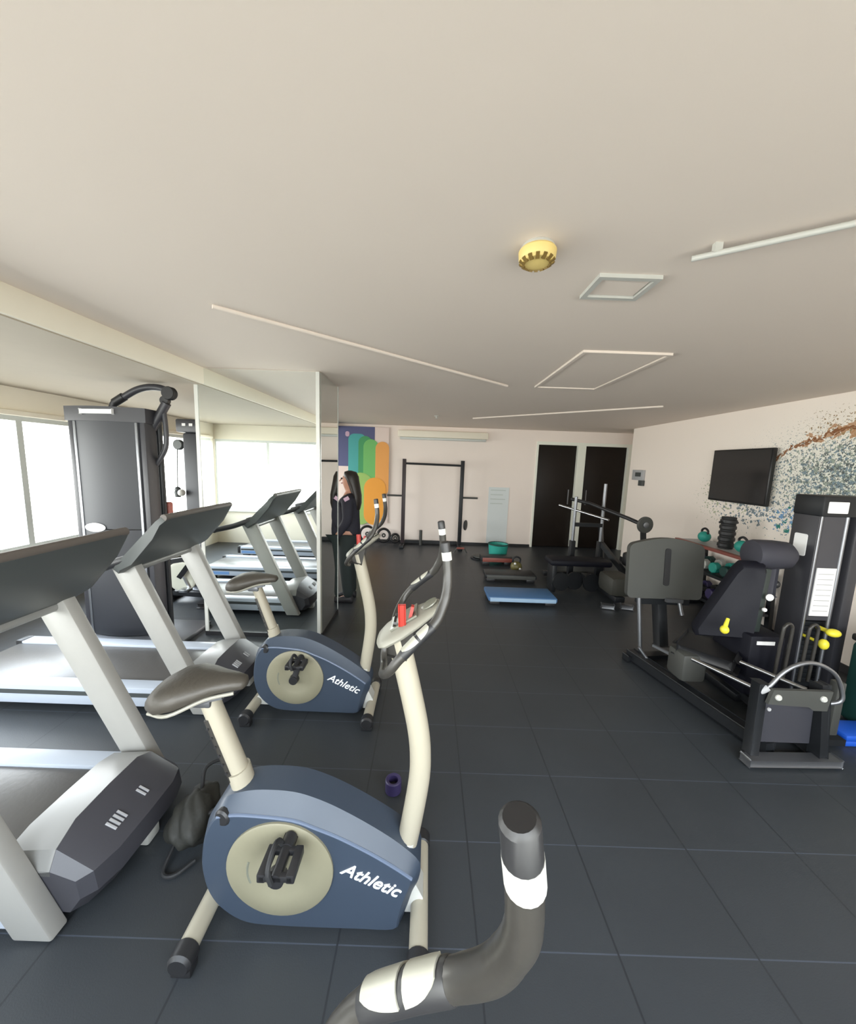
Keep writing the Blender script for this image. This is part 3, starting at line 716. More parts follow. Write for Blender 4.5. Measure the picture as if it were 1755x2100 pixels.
# ------------------------------------------------------------------ weight towers by the windows
def make_tower():
    x0, x1, y0, y1 = -2.965, -2.365, 3.0, 3.13
    t = thing('weight_tower', 'tall slate grey weight tower with overhead arm beside the second treadmill', 'gym machine', ((x0 + x1) / 2, 3.2, 0), 'tall weight towers by the windows')
    def curved(bm, xa, xb, za, zb, bulge, yb):
        n = 10
        poly = [(xa + (xb - xa) * k / n, y0 - bulge * math.sin(math.pi * k / n)) for k in range(n + 1)] + [(xb, yb), (xa, yb)]
        return prism_z(bm, poly, za, zb)
    obj('upper_panel', curved(nb_(), x0 + 0.05, x1 - 0.02, 0.99, 1.875, 0.05, y1 - 0.02), 'towerp', t, 30)
    obj('lower_panel', curved(nb_(), x0 + 0.05, x1 - 0.02, 0.045, 0.98, 0.05, y1 - 0.02), 'towerp', t, 30)
    for xa in (x0, x1 - 0.02):
        bm = nb_(); box(bm, (xa, y0 + 0.0, 0.04), (xa + 0.05, y1, 1.9), 0.01)
        obj('side_post', bm, 'towerdk', t)
    for xa in (x0 + 0.052, x1 - 0.045):
        bm = nb_(); box(bm, (xa, y0 - 0.012, 0.05), (xa + 0.022, y0 + 0.02, 1.87), 0.004)
        obj('edge_trim', bm, 'steel', t)
    bm = nb_(); curved(bm, x0 - 0.02, x1 + 0.04, 1.87, 1.985, 0.06, y1)
    cp = obj('top_cap', bm, 'towerdk', t, 30)
    bm = nb_(); beam(bm, (x0 + 0.17, y0 - 0.055, 1.94), (x1 - 0.17, y0 - 0.058, 1.945), 0.02, 0.035, (0, 0, 1), 0.006)
    obj('cap_badge', bm, 'label', cp)
    bm = nb_(); lathe(bm, (-2.76, y0 - 0.052, 1.0), (0, -1, 0), [(0.05, 0), (0.05, 0.004), (0.046, 0.006)], 24)
    for v in bm.verts: v.co.x = -2.76 + (v.co.x + 2.76) * 1.7; v.co.z = 1.0 + (v.co.z - 1.0) * 0.75
    obj('oval_badge', bm, 'label', t)
    obj('base_plate', box(nb_(), (x0 - 0.06, y0 - 0.09, 0), (x1 + 0.3, y1 + 0.2, 0.04), 0.008), 'steel', t)
    # overhead arm with pulley
    ya = 3.12
    bm = nb_(); tube(bm, [(-2.70, ya, 1.96), (-2.67, ya, 2.035), (-2.58, ya, 2.09), (-2.47, ya, 2.15), (-2.36, ya, 2.175), (-2.25, ya, 2.165), (-2.19, ya, 2.12)], 0.027, 14, 5)
    ar = obj('overhead_arm', bm, 'towerdk', t)
    obj('arm_sleeve', tube(nb_(), [(-2.665, ya, 2.04), (-2.585, ya, 2.09)], 0.034, 14), 'black', ar)
    bm = nb_(); lathe(bm, (-2.20, ya - 0.03, 2.13), (0, 1, 0), [(0.05, 0), (0.055, 0.01), (0.045, 0.03), (0.055, 0.05), (0.05, 0.06)], 20)
    lathe(bm, (-2.24, ya - 0.02, 2.07), (0, 1, 0), [(0.035, 0), (0.035, 0.04)], 16)
    obj('pulley', bm, 'black', ar)
    bm = nb_(); tube(bm, [(-2.23, ya, 2.05), (-2.28, ya, 1.97), (-2.33, ya, 1.89), (-2.39, ya, 1.80)], 0.035, 12, 4)
    tube(bm, [(-2.26, ya, 2.0), (-2.25, ya, 1.85), (-2.255, ya, 1.70), (-2.30, ya, 1.60), (-2.38, ya, 1.49), (-2.44, ya, 1.42)], 0.02, 12, 5)
    obj('pull_bar', bm, 'towerdk', t)
    bm = nb_(); tube(bm, [(x1 + 0.02, 3.17, 0.04), (x1 + 0.02, 3.17, 1.9)], 0.024, 12)
    obj('frame_tube', bm, 'blackm', t)
    bm = nb_(); box(bm, (x1 + 0.0, 3.19, 0.95), (x1 + 0.06, 3.24, 1.2), 0.015)
    obj('side_pad', bm, 'rust', t)
    return t
tw = make_tower()
# second machine, mostly hidden by the pier
t = thing('cable_column', 'slim grey cable column half hidden behind the mirrored pier', 'gym machine', (-2.7, 4.4, 0))
obj('column_panel', box(nb_(), (-2.85, 4.2, 0.05), (-2.4, 4.55, 1.88), 0.03), 'towerp', t)
cp = obj('top_cap', box(nb_(), (-2.9, 4.17, 1.88), (-2.36, 4.58, 2.03), 0.02), 'towerdk', t)
bm = nb_(); box(bm, (-2.82, 4.165, 1.95), (-2.78, 4.17, 1.98)); box(bm, (-2.74, 4.165, 1.95), (-2.70, 4.17, 1.98))
obj('cap_badge', bm, 'label', cp)
obj('base_plate', box(nb_(), (-2.95, 4.1, 0), (-2.3, 4.7, 0.05), 0.01), 'steel', t)
bm = nb_(); lathe(bm, (-2.93, 4.28, 1.74), (0, -1, 0), [(0.05, 0), (0.06, 0.01), (0.05, 0.025), (0.06, 0.04), (0.05, 0.05)], 18); box(bm, (-2.93, 4.26, 1.72), (-2.84, 4.28, 1.76))
obj('pulley', bm, 'panelg', t)
bm = nb_(); cyl(bm, (-2.935, 4.24, 1.72), (-2.945, 4.22, 1.25), 0.006, seg=8)
cb = obj('cable', bm, 'panelg', t)
bm = nb_(); ball(bm, (-2.945, 4.22, 1.22), 0.035); cyl(bm, (-2.945, 4.22, 1.2), (-2.945, 4.22, 1.13), 0.04, 0.03)
obj('cable_stop', bm, 'panelg', cb)
bm = nb_(); ball(bm, (-2.86, 4.16, 1.19), 0.04)
obj('ball_grip', bm, 'white', t)

# indoor bike seen under the consoles
t = thing('spinning_bike', 'dark indoor cycle with pale flywheel between weight tower and pier', 'exercise bike', (-2.6, 3.9, 0))
cx, cz, yb = -2.74, 0.27, 3.92
obj('flywheel', lathe(nb_(), (cx, yb - 0.02, cz), (0, 1, 0), [(0.02, 0), (0.13, 0.004), (0.15, 0.0), (0.17, 0.005), (0.17, 0.035), (0.15, 0.04), (0.13, 0.036), (0.02, 0.04)], 36), 'wheelw', t)
bm = nb_(); beam(bm, (cx, yb - 0.05, cz), (-2.55, yb, 0.55), 0.04, 0.05); beam(bm, (-2.95, yb, 0.42), (-2.86, yb, 0.05), 0.05, 0.05); beam(bm, (-2.55, yb, 0.55), (-2.42, yb, 0.06), 0.05, 0.05); beam(bm, (-2.9, yb, 0.08), (-2.4, yb, 0.06), 0.05, 0.05); beam(bm, (-2.95, yb, 0.42), (-2.55, yb, 0.5), 0.04, 0.05)
obj('frame', bm, 'blackm', t)
for xa in (-2.88, -2.4): obj('floor_bar', beam(nb_(), (xa, yb - 0.24, 0.03), (xa, yb + 0.24, 0.03), 0.06, 0.05, (0, 0, 1), 0.01), 'black', t)
obj('seat_post', cyl(nb_(), (-2.52, yb, 0.5), (-2.49, yb, 0.78), 0.02), 'steel', t)
rings = []
for u, w, z in ((-2.62, 0.02, 0.81), (-2.56, 0.035, 0.815), (-2.48, 0.07, 0.82), (-2.42, 0.09, 0.82), (-2.39, 0.05, 0.81)):
    rings.append([(u, yb + w * math.cos(a), z + 0.025 * math.sin(a)) for a in [2 * math.pi * k / 14 for k in range(14)]])
obj('saddle', loft(nb_(), rings), 'black', t, 60)
obj('handle_post', cyl(nb_(), (-2.93, yb, 0.4), (-2.96, yb, 0.86), 0.022), 'steel', t)
bm = nb_(); tube(bm, [(-3.1, yb - 0.18, 0.95), (-3.0, yb - 0.2, 0.9), (-2.94, yb - 0.1, 0.87), (-2.94, yb + 0.1, 0.87), (-3.0, yb + 0.2, 0.9), (-3.1, yb + 0.18, 0.95)], 0.018, 12, 5)
obj('handlebar', bm, 'black', t)
bm = nb_(); beam(bm, (-2.66, yb - 0.09, 0.3), (-2.6, yb - 0.09, 0.17), 0.03, 0.02); box(bm, (-2.66, yb - 0.19, 0.15), (-2.56, yb - 0.1, 0.18), 0.005)
obj('crank_arm', bm, 'chrome', t)
obj('brake_knob', ball(nb_(), (-2.98, yb - 0.05, 0.62), 0.028), 'yellow', t, label='yellow brake knob')
# small olive step behind it
t = thing('ab_bench', 'small black folding bench on the floor left of the indoor cycle', 'bench', (-3.0, 3.75, 0)); AB = t
bm = nb_(); beam(bm, (-3.1, 3.7, 0.42), (-2.88, 3.7, 0.03), 0.04, 0.04); beam(bm, (-3.15, 3.85, 0.03), (-2.9, 3.85, 0.4), 0.04, 0.04); beam(bm, (-3.2, 3.78, 0.03), (-2.85, 3.78, 0.03), 0.04, 0.04)
obj('frame', bm, 'blackm', t)
obj('pad', beam(nb_(), (-3.2, 3.78, 0.44), (-2.9, 3.78, 0.42), 0.22, 0.06, (0, 0, 1), 0.02), 'navy', t)
obj('grip', cyl(nb_(), (-3.12, 3.62, 0.36), (-3.12, 3.94, 0.36), 0.025), 'bolive', t, label='olive foam grip')

AB.location.x -= 0.45

# ------------------------------------------------------------------ leg press machine on the right
t = thing('leg_press', 'black seated leg press with grey foot plate and weight stack at right', 'gym machine', (2.1, 2.4, 0))
obj('front_foot', beam(nb_(), (1.83, 1.835, 0.035), (2.36, 1.85, 0.035), 0.05, 0.04, (0, 0, 1), 0.008), 'steel', t)
for xa, xb in ((1.885, 1.905), (2.27, 2.245)):
    obj('front_leg', beam(nb_(), (xa, 1.87, 0.05), (xb, 1.90, 0.47), 0.05, 0.06, (0, 1, 0), 0.006), 'blackm', t)
obj('front_panel', prism_y(nb_(), [(1.905, 0.1), (2.24, 0.1), (2.225, 0.37), (1.925, 0.37)], 1.895, 1.915), 'hooddark', t)
bm = nb_(); prism_y(bm, [(1.905, 0.375), (2.13, 0.365), (2.16, 0.345), (2.235, 0.345), (2.25, 0.46), (1.925, 0.46)], 1.835, 1.855)
cpl = obj('cross_plate', bm, 'plate', t)
for xa in (1.952, 2.20): obj('bolt', lathe(nb_(), (xa, 1.835, 0.418), (0, -1, 0), [(0.017, 0), (0.017, 0.006), (0.012, 0.012)], 16), 'white', cpl)
obj('bolt', lathe(nb_(), (1.915, 1.838, 0.345), (0, -1, 0), [(0.01, 0), (0.01, 0.006)], 12), 'labelgrey', cpl)
bm = nb_(); tube(bm, [(1.90, 1.90, 0.43), (1.925, 1.87, 0.455), (1.985, 1.87, 0.535), (2.05, 1.87, 0.585), (2.13, 1.87, 0.607), (2.215, 1.87, 0.587), (2.29, 1.87, 0.535), (2.335, 1.87, 0.45), (2.34, 1.87, 0.385), (2.27, 1.89, 0.35)], 0.011, 12, 5)
obj('cable_guard', bm, 'steel', t)
obj('guard_clamp', cyl(nb_(), (1.895, 1.885, 0.42), (1.925, 1.87, 0.455), 0.02), 'labelgrey', t)
for a, e in (((1.905, 1.91, 0.415), (1.62, 2.5, 0.42)), ((2.19, 1.91, 0.42), (1.93, 2.46, 0.42))):
    a = Vector(a); e = Vector(e); e = a + (e - a) * 0.52
    obj('guide_rod', cyl(nb_(), a, e, 0.0125), 'chrome', t)
obj('base_rail', beam(nb_(), (2.02, 1.9, 0.06), (1.80, 2.95, 0.05), 0.07, 0.07, (0, 0, 1), 0.008), 'blackm', t)
obj('base_rail', beam(nb_(), (2.28, 1.9, 0.06), (2.36, 3.0, 0.05), 0.06, 0.06, (0, 0, 1), 0.008), 'blackm', t)
obj('rear_foot', beam(nb_(), (1.74, 2.92, 0.03), (2.42, 3.02, 0.03), 0.06, 0.045, (0, 0, 1), 0.008), 'blackm', t)
# foot plate
px0, px1, pz0, pz1 = 1.735, 2.375, 0.54, 1.0
poly = []
for k in range(13): f = k / 12; poly.append((px0 + (px1 - px0) * f, pz1 + 0.052 * math.sin(math.pi * f) ** 0.8))
poly = rrect(px0, px1, pz0, pz1, 0.04)
poly = [(x, z + (0.06 * math.sin(math.pi * (x - px0) / (px1 - px0)) if z > (pz0 + pz1) / 2 else 0.0)) for x, z in poly]
top_extra = [(px1 - 0.04 - (px1 - px0 - 0.08) * k / 9, 0) for k in range(1, 9)]
poly = poly[:6] + [(x, pz1 + 0.06 * math.sin(math.pi * (x - px0) / (px1 - px0))) for x, _ in top_extra] + poly[6:]
bm = nb_(); loft(bm, [[(x, 2.985 + (z - pz0) * 0.08, z) for x, z in poly], [(x, 3.035 + (z - pz0) * 0.08, z) for x, z in poly]])
fpn = obj('foot_plate', bm, 'plate', t)
obj('plate_slot', loft(nb_(), [[(x, 2.978 + (z - pz0) * 0.08, z) for x, z in rrect(2.035, 2.085, 0.655, 0.975, 0.02)], [(x, 2.99 + (z - pz0) * 0.08, z) for x, z in rrect(2.035, 2.085, 0.655, 0.975, 0.02)]]), 'black', fpn)
obj('plate_leg', cyl(nb_(), (1.845, 3.0, 0.54), (1.885, 2.95, 0.04), 0.016), 'steel', t)
obj('plate_leg', cyl(nb_(), (2.20, 3.02, 0.54), (2.22, 2.98, 0.40), 0.016), 'steel', t)
obj('plate_bracket', beam(nb_(), (2.06, 2.97, 0.535), (2.2, 2.97, 0.53), 0.03, 0.03), 'steel', t)
bm = nb_(); beam(bm, (2.07, 3.14, 0.75), (2.1, 3.02, 0.1), 0.08, 0.1, (0, 1, 0), 0.01); beam(bm, (1.86, 3.05, 0.5), (2.3, 3.05, 0.5), 0.06, 0.05)
obj('plate_arm', bm, 'blackm', t)
bm = nb_(); beam(bm, (1.87, 2.78, 0.22), (2.02, 2.5, 0.20), 0.02, 0.02); tube(bm, [(1.80, 2.85, 0.16), (1.86, 2.82, 0.08), (1.9, 2.8, 0.05)], 0.012, 10, 4)
obj('linkage', bm, 'steel', t)
PADC = [(2.17, 2.42, 1.0), (2.321, 2.38, 1.005), (2.25, 2.33, 0.50), (1.97, 2.52, 0.43)]
# seat carriage
obj('carriage', box(nb_(), (1.86, 2.42, 0.12), (2.04, 2.6, 0.33), 0.03), 'plate', t)
obj('seat_pad', beam(nb_(), (1.98, 2.62, 0.33), (2.2, 2.38, 0.33), 0.26, 0.08, (0, 0, 1), 0.03), 'black', t)
TL, TR, BR, BL = [Vector(q) for q in PADC]
th = Vector((0.02, 0.085, 0.03))
bm = nb_()
def quad_ring(f, off, k):
    c = (TL + TR + BR + BL) / 4
    q = [c + (v_ - c) * k + th * off for v_ in (TL, TR, BR, BL)]
    out = []
    for n_ in range(4):
        a_, b2_ = q[n_], q[(n_ + 1) % 4]
        for f_ in (0.08, 0.5, 0.92): out.append(tuple(a_ + (b2_ - a_) * f_))
    return out
loft(bm, [quad_ring(0, 0.0, 0.93), quad_ring(0, 0.2, 1.0), quad_ring(0, 0.8, 1.0), quad_ring(0, 1.0, 0.93)])
obj('back_pad', bm, 'navy', t)
obj('back_frame', beam(nb_(), TR + Vector((0.03, 0.06, -0.02)), BR + Vector((0.03, 0.06, -0.05)), 0.05, 0.06, (0, 1, 0), 0.01), mat('dark_green_steel', (34, 44, 42), 0.45), t)
bm = nb_()
lathe(bm, (2.30, 2.52, 1.065), (1, -0.06, 0.0), [(0.06, 0), (0.098, 0.008), (0.104, 0.03), (0.104, 0.14), (0.095, 0.24), (0.06, 0.28)], 26)
obj('head_roll', bm, 'padgrey', t)
bm = nb_(); beam(bm, (2.40, 2.50, 0.78), (2.42, 2.52, 1.02), 0.10, 0.08, (0, 1, 0), 0.02)
obj('head_post', bm, 'padgrey', t)
obj('post_knob', ball(nb_(), (2.475, 2.48, 0.86), 0.03), 'black', t)
bm = nb_(); lathe(bm, (2.34, 2.37, 0.80), (-0.2, -1, 0.1), [(0.022, 0), (0.024, 0.01), (0.014, 0.02)], 14)
bp2 = obj('cap_bolt', bm, 'label', t)
obj('cap_bolt', lathe(nb_(), (2.31, 2.36, 0.715), (-0.2, -1, 0.1), [(0.014, 0), (0.014, 0.01), (0.01, 0.016)], 12), 'label', t)
bm = nb_(); ball(bm, (2.02, 2.31, 0.585), 0.026, (1, 1, 1.1)); cyl(bm, (2.02, 2.31, 0.6), (2.05, 2.33, 0.655), 0.014, 0.01)
obj('adjusting_pin', bm, 'yellow', t, label='yellow seat adjusting pin')
obj('seat_support', box(nb_(), (2.2, 2.3, 0.12), (2.44, 2.62, 0.55), 0.02), 'navy', t)
obj('support_badge', box(nb_(), (2.24, 2.296, 0.49), (2.36, 2.302, 0.515)), 'label', t)
for xa in (2.31, 2.475):
    pts = [(xa - 0.02, 2.2, 0.30), (xa - 0.012, 2.2, 0.62), (xa, 2.2, 0.672), (xa + 0.02, 2.2, 0.687), (xa + 0.04, 2.2, 0.672), (xa + 0.046, 2.2, 0.62), (xa + 0.038, 2.2, 0.30)]
    obj('side_handle', tube(nb_(), pts, 0.010, 12, 5), 'tube', t)
# weight stack housing
X0, X1, Yt, YE = 2.645, 2.98, 2.42, 2.60
hs = obj('side_shroud', box(nb_(), (X0, Yt, 0.0), (X0 + 0.012, YE, 1.49), 0.004), 'towerdk', t)
obj('side_label', loft(nb_(), [[(X0 - 0.003, y, z) for y, z in rrect(2.475, 2.565, 1.07, 1.225, 0.012)], [(X0 + 0.002, y, z) for y, z in rrect(2.475, 2.565, 1.07, 1.225, 0.012)]]), 'label', hs)
obj('side_shroud', box(nb_(), (X1 - 0.075, Yt, 0.0), (X1, YE, 1.38), 0.012), 'towerdk', t)
hdp = obj('header', box(nb_(), (X0 - 0.012, Yt - 0.02, 1.36), (X1 + 0.02, YE, 1.5), 0.012), 'blackm', t)
obj('header_label', loft(nb_(), [[(x, Yt - 0.023, z) for x, z in rrect(2.665, 2.80, 1.385, 1.462, 0.006)], [(x, Yt - 0.018, z) for x, z in rrect(2.665, 2.80, 1.385, 1.462, 0.006)]]), 'label', hdp)
obj('back_shroud', box(nb_(), (X0 + 0.012, YE - 0.02, 0.0), (X1 - 0.075, YE, 1.37)), 'towerdk', t)
for xa in (2.675, 2.852): obj('stack_rod', cyl(nb_(), (xa, Yt + 0.02, 0.04), (xa, Yt + 0.02, 1.37), 0.012), 'steel', t)
for k in range(14):
    z = 0.09 + k * 0.036
    obj('weight_plate', box(nb_(), (X0 + 0.02, Yt + 0.06, z), (X1 - 0.082, Yt + 0.15, z + 0.034), 0.003), 'blackm', t)
lb = obj('stack_label', box(nb_(), (2.70, Yt + 0.01, 0.655), (2.835, Yt + 0.016, 1.0)), 'label', t)
bm = nb_()
for k in range(8): box(bm, (2.715, Yt + 0.007, 0.69 + k * 0.038), (2.82, Yt + 0.011, 0.694 + k * 0.038))
obj('printed_lines', bm, 'labelgrey', lb)
obj('inner_cover', box(nb_(), (2.692, Yt + 0.017, 0.62), (2.84, Yt + 0.03, 1.37)), 'hooddark', t)
bm = nb_(); ball(bm, (2.775, Yt - 0.09, 0.578), 0.034, (1.3, 1, 0.8)); cyl(bm, (2.775, Yt - 0.08, 0.575), (2.775, Yt + 0.01, 0.575), 0.014)
obj('selector_knob', bm, 'yellow', t, label='yellow weight selector knob')
bm = nb_(); ball(bm, (2.712, Yt - 0.1, 0.50), 0.028, (1, 1, 1.3)); cyl(bm, (2.712, Yt - 0.1, 0.5), (2.712, Yt + 0.12, 0.5), 0.01)
obj('selector_pin', bm, 'yellow', t, label='yellow weight selector pin')
obj('base_frame', box(nb_(), (2.25, Yt - 0.02, 0.0), (2.98, Yt + 0.5, 0.06), 0.01), 'blackm', t)
obj('stack_post', box(nb_(), (2.50, 2.02, 0.03), (2.55, 2.07, 0.40), 0.006), 'plate', t)
obj('base_link', box(nb_(), (2.3, 1.98, 0.02), (2.56, 2.1, 0.06)), 'blackm', t)

# things beyond and beside the leg press
t = thing('plyometric_box', 'dark teal padded block at the right edge beside the leg press', 'box', (3.13, 2.17, 0))
obj('body', box(nb_(), (2.87, 2.04, 0.0), (3.4, 2.30, 0.55), 0.03), 'tealdk', t)
obj('lid', box(nb_(), (2.865, 2.035, 0.55), (3.405, 2.305, 0.6), 0.015), 'black', t)
t = thing('folded_mat', 'bright blue folded exercise mat on the floor at the right edge', 'mat', (2.715, 2.08, 0))
for k in range(2): obj('mat_layer', box(nb_(), (2.58 + 0.012 * k, 2.0 + 0.004 * k, 0.035 * k), (2.85, 2.155, 0.035 * (k + 1)), 0.01), 'blue', t)

# dumbbell rack by the right wall
t = thing('dumbbell_rack', 'low black dumbbell rack against the wall below the television', 'rack', (3.28, 3.95, 0))
for y in (3.5, 4.4):
    bm = nb_(); beam(bm, (3.5, y, 0), (3.45, y, 0.84), 0.04, 0.05, (0, 1, 0)); beam(bm, (3.1, y, 0.025), (3.52, y, 0.025), 0.05, 0.04)
    obj('rack_end', bm, 'blackm', t)
for z in (0.22, 0.52, 0.80):
    obj('shelf', beam(nb_(), (3.12, 3.46, z), (3.12, 4.44, z), 0.05, 0.03), 'blackm' if z < 0.8 else 'rust', t)
    obj('shelf_plate', box(nb_(), (3.1, 3.48, z - 0.01), (3.46, 4.42, z + 0.012)), 'hooddark' if z < 0.8 else 'labelgrey', t)
def dumbbell(y, z, mt, label):
    t = thing('dumbbell', label, 'dumbbell', (3.27, y, z), 'dumbbells on the wall rack')
    for xa in (3.145, 3.325):
        bm = nb_(); lathe(bm, (xa, y, z + 0.058), (1, 0, 0), [(0.05, 0), (0.06, 0.008), (0.06, 0.062), (0.05, 0.07)], 8)
        obj('head', bm, mt, t, 20)
    obj('grip', cyl(nb_(), (3.2, y, z + 0.058), (3.34, y, z + 0.058), 0.016, seg=12), 'steel', t)
cols = [('teal', 'teal'), ('tealdk', 'dark teal'), ('teal', 'teal'), ('white', 'white'), ('tealdk', 'dark teal'), ('purple', 'purple')]
tiers = ((0.537, 'middle'), (0.237, 'lowest'))
place = ['nearest the camera', 'second from the near end', 'third from the near end', 'third from the far end', 'second from the far end', 'at the far end']
for z, tn in tiers:
    for i, (mt_, cn) in enumerate(cols):
        mt2, cn2 = (mt_, cn) if z > 0.5 else (('black', 'black') if i % 2 else ('purple', 'purple'))
        dumbbell(3.57 + i * 0.152, z, mt2, '%s dumbbell %s on the %s shelf of the rack' % (cn2, place[i], tn))
t = thing('foam_roller', 'black ridged foam roller standing on the rack below the television', 'roller', (3.28, 3.9, 0.818))
obj('core', cyl(nb_(), (3.28, 3.9, 0.818), (3.28, 3.9, 1.16), 0.066), 'rubber', t)
bm = nb_()
for k in range(5): lathe(bm, (3.28, 3.9, 0.83 + k * 0.065), (0, 0, 1), [(0.066, 0), (0.076, 0.008), (0.076, 0.038), (0.066, 0.046)], 20)
obj('ridge', bm, 'black', t)
bm = nb_(); cyl(bm, (3.18, 3.9, 1.1), (3.38, 3.9, 1.1), 0.012)
obj('peg', bm, 'black', t)
t = thing('kettlebell', 'teal kettlebell on the top shelf of the wall rack', 'kettlebell', (3.27, 3.68, 0.818), 'kettlebells on the wall rack')
bm = nb_(); ball(bm, (3.27, 3.68, 0.818 + 0.064), 0.066, (1, 1, 0.95)); obj('body', bm, 'teal', t)
bm = nb_(); tube(bm, [(3.27, 3.64, 0.91), (3.27, 3.635, 0.955), (3.27, 3.68, 0.98), (3.27, 3.725, 0.955), (3.27, 3.72, 0.91)], 0.012, 10, 4); obj('handle', bm, 'black', t)
k2 = copy_tree(t); k2.location = (3.27, 4.2, 0.818); k2['label'] = 'teal kettlebell at the far end of the rack beyond the roller'

# ------------------------------------------------------------------ far right: weight bench station
t = thing('weight_bench', 'black weight bench station with chrome uprights in front of the dark doors', 'gym machine', (2.3, 4.9, 0))
for xa, ya, z0, z1 in ((2.05, 5.0, 0.55, 1.24), (2.44, 5.0, 0.55, 1.43)):
    up_ = obj('upright', cyl(nb_(), (xa, ya, z0), (xa, ya, z1), 0.022, seg=14), 'steel', t)
    obj('upright_sleeve', box(nb_(), (xa - 0.035, ya - 0.035, 0.0), (xa + 0.035, ya + 0.035, 0.62), 0.006), 'blackm', t)
obj('bar', cyl(nb_(), (1.915, 5.25, 1.09), (2.30, 4.55, 0.99), 0.016), 'chrome', t)
bm = nb_(); tube(bm, [(2.06, 5.2, 1.19), (2.25, 5.0, 1.15), (2.50, 4.45, 1.03), (2.595, 4.3, 0.98)], 0.024, 12)
obj('lever_arm', bm, 'black', t)
obj('lever_post', beam(nb_(), (2.595, 4.3, 0.98), (2.68, 4.34, 0.45), 0.05, 0.04, (0, 1, 0)), 'black', t)
pvd = obj('pivot_disc', lathe(nb_(), (2.60, 4.285, 0.985), (0.1, -1, 0), [(0.09, 0), (0.10, 0.004), (0.10, 0.02), (0.09, 0.024)], 28), 'plate', t, 20)
obj('hub', lathe(nb_(), (2.60, 4.262, 0.985), (0.1, -1, 0), [(0.035, 0), (0.035, 0.015), (0.02, 0.02)], 18), 'steel', pvd, 20)
bm = nb_(); box(bm, (1.75, 5.2, 0.03), (2.95, 5.28, 0.1), 0.01); box(bm, (2.3, 4.2, 0.03), (2.42, 5.25, 0.1), 0.01); beam(bm, (2.45, 5.0, 0.6), (2.75, 4.4, 0.06), 0.06, 0.06); beam(bm, (2.05, 5.0, 0.85), (2.44, 5.0, 0.85), 0.05, 0.05); beam(bm, (2.44, 5.03, 0.85), (2.62, 5.2, 0.06), 0.05, 0.05)
obj('frame', bm, 'blackm', t)
obj('bench_pad', box(nb_(), (1.62, 4.55, 0.36), (2.42, 4.85, 0.44), 0.03), 'navy', t)
obj('seat_pad', box(nb_(), (2.2, 4.12, 0.12), (2.5, 4.5, 0.36), 0.06), mat('dull_olive_pad', (52, 52, 46), 0.6), t)
obj('arm_pad', box(nb_(), (2.62, 4.6, 0.36), (2.80, 4.75, 0.55), 0.04), 'black', t)
for xa, xb in ((2.09, 2.22), (2.32, 2.44)):
    obj('floor_foot', beam(nb_(), (xa, 4.10, 0.03), (xb, 4.06, 0.03), 0.05, 0.05, (0, 0, 1), 0.01), 'steel', t)
bm = nb_()
for k in range(3): lathe(bm, (1.78 + k * 0.2, 4.62 + 0.06 * (k % 2), 0.14), (0.2, -1, 0.1), [(0.03, 0), (0.12, 0.004), (0.12, 0.03), (0.03, 0.034)], 22)
obj('loose_linkage', bm, 'blackm', t)
obj('bench_leg', box(nb_(), (1.66, 4.6, 0.0), (1.72, 4.8, 0.37), 0.01), 'blackm', t)

# low steps, tub, kettlebell on the far floor
def step(x0, x1, y0, y1, h, mt, edge, label, cat='step'):
    t = thing('step_platform', label, cat, ((x0 + x1) / 2, (y0 + y1) / 2, 0), 'aerobic steps on the floor')
    bm = nb_(); box(bm, (x0, y0 + 0.012, h * 0.45), (x1, y1, h), 0.015); obj('deck', bm, mt, t)
    bm = nb_(); box(bm, (x0 + 0.02, y0, h * 0.45), (x1 - 0.02, y0 + 0.012, h - 0.01), 0.004); obj('front_edge', bm, edge, t)
    for xa in (x0 + 0.02, x1 - 0.14): obj('riser', box(nb_(), (xa, y0 + 0.02, 0), (xa + 0.12, y1 - 0.02, h * 0.45), 0.01), 'black', t)
step(0.745, 1.56, 4.06, 4.44, 0.10, 'stepblue', 'stepedge', 'blue aerobic step alone on the open floor')
step(0.84, 1.56, 4.9, 5.2, 0.11, 'blackm', 'plate', 'black aerobic step with grey edge behind the blue one')
step(0.9, 1.42, 5.75, 6.0, 0.14, 'blackm', 'rust', 'black step with reddish edge below the teal tub')
t = thing('tub', 'teal plastic tub on the floor in front of the back wall', 'tub', (1.27, 6.3, 0))
bm = nb_(); n_ = 24
rg = []
for r_, z in ((0.13, 0.0), (0.15, 0.02), (0.175, 0.25), (0.182, 0.252), (0.168, 0.25), (0.145, 0.04)):
    rg.append([(1.27 + r_ * math.cos(2 * math.pi * k / n_), 6.3 + r_ * math.sin(2 * math.pi * k / n_), z) for k in range(n_)])
obj('bowl', loft(bm, rg), 'teal', t)
obj('rim', ring_tube(nb_(), (1.27, 6.3, 0.252), (0, 0, 1), 0.176, 0.01), 'tealdk', t)
t = thing('kettlebell', 'olive kettlebell on the floor beside the black steps', 'kettlebell', (1.4, 5.46, 0))
obj('body', ball(nb_(), (1.4, 5.46, 0.085), 0.09, (1, 1, 0.95)), 'bolive', t)
bm = nb_(); tube(bm, [(1.35, 5.46, 0.15), (1.345, 5.46, 0.21), (1.4, 5.46, 0.24), (1.455, 5.46, 0.21), (1.45, 5.46, 0.15)], 0.014, 10, 4); obj('handle', bm, 'blackm', t)
bm = nb_(); ball(bm, (1.36, 5.38, 0.15), 0.018); ball(bm, (1.44, 5.38, 0.07), 0.018); obj('marking', bm, 'label', t)
t = thing('barbell_plate', 'grey plates lying on the floor right of the squat rack', 'weights', (0.95, 6.2, 0))
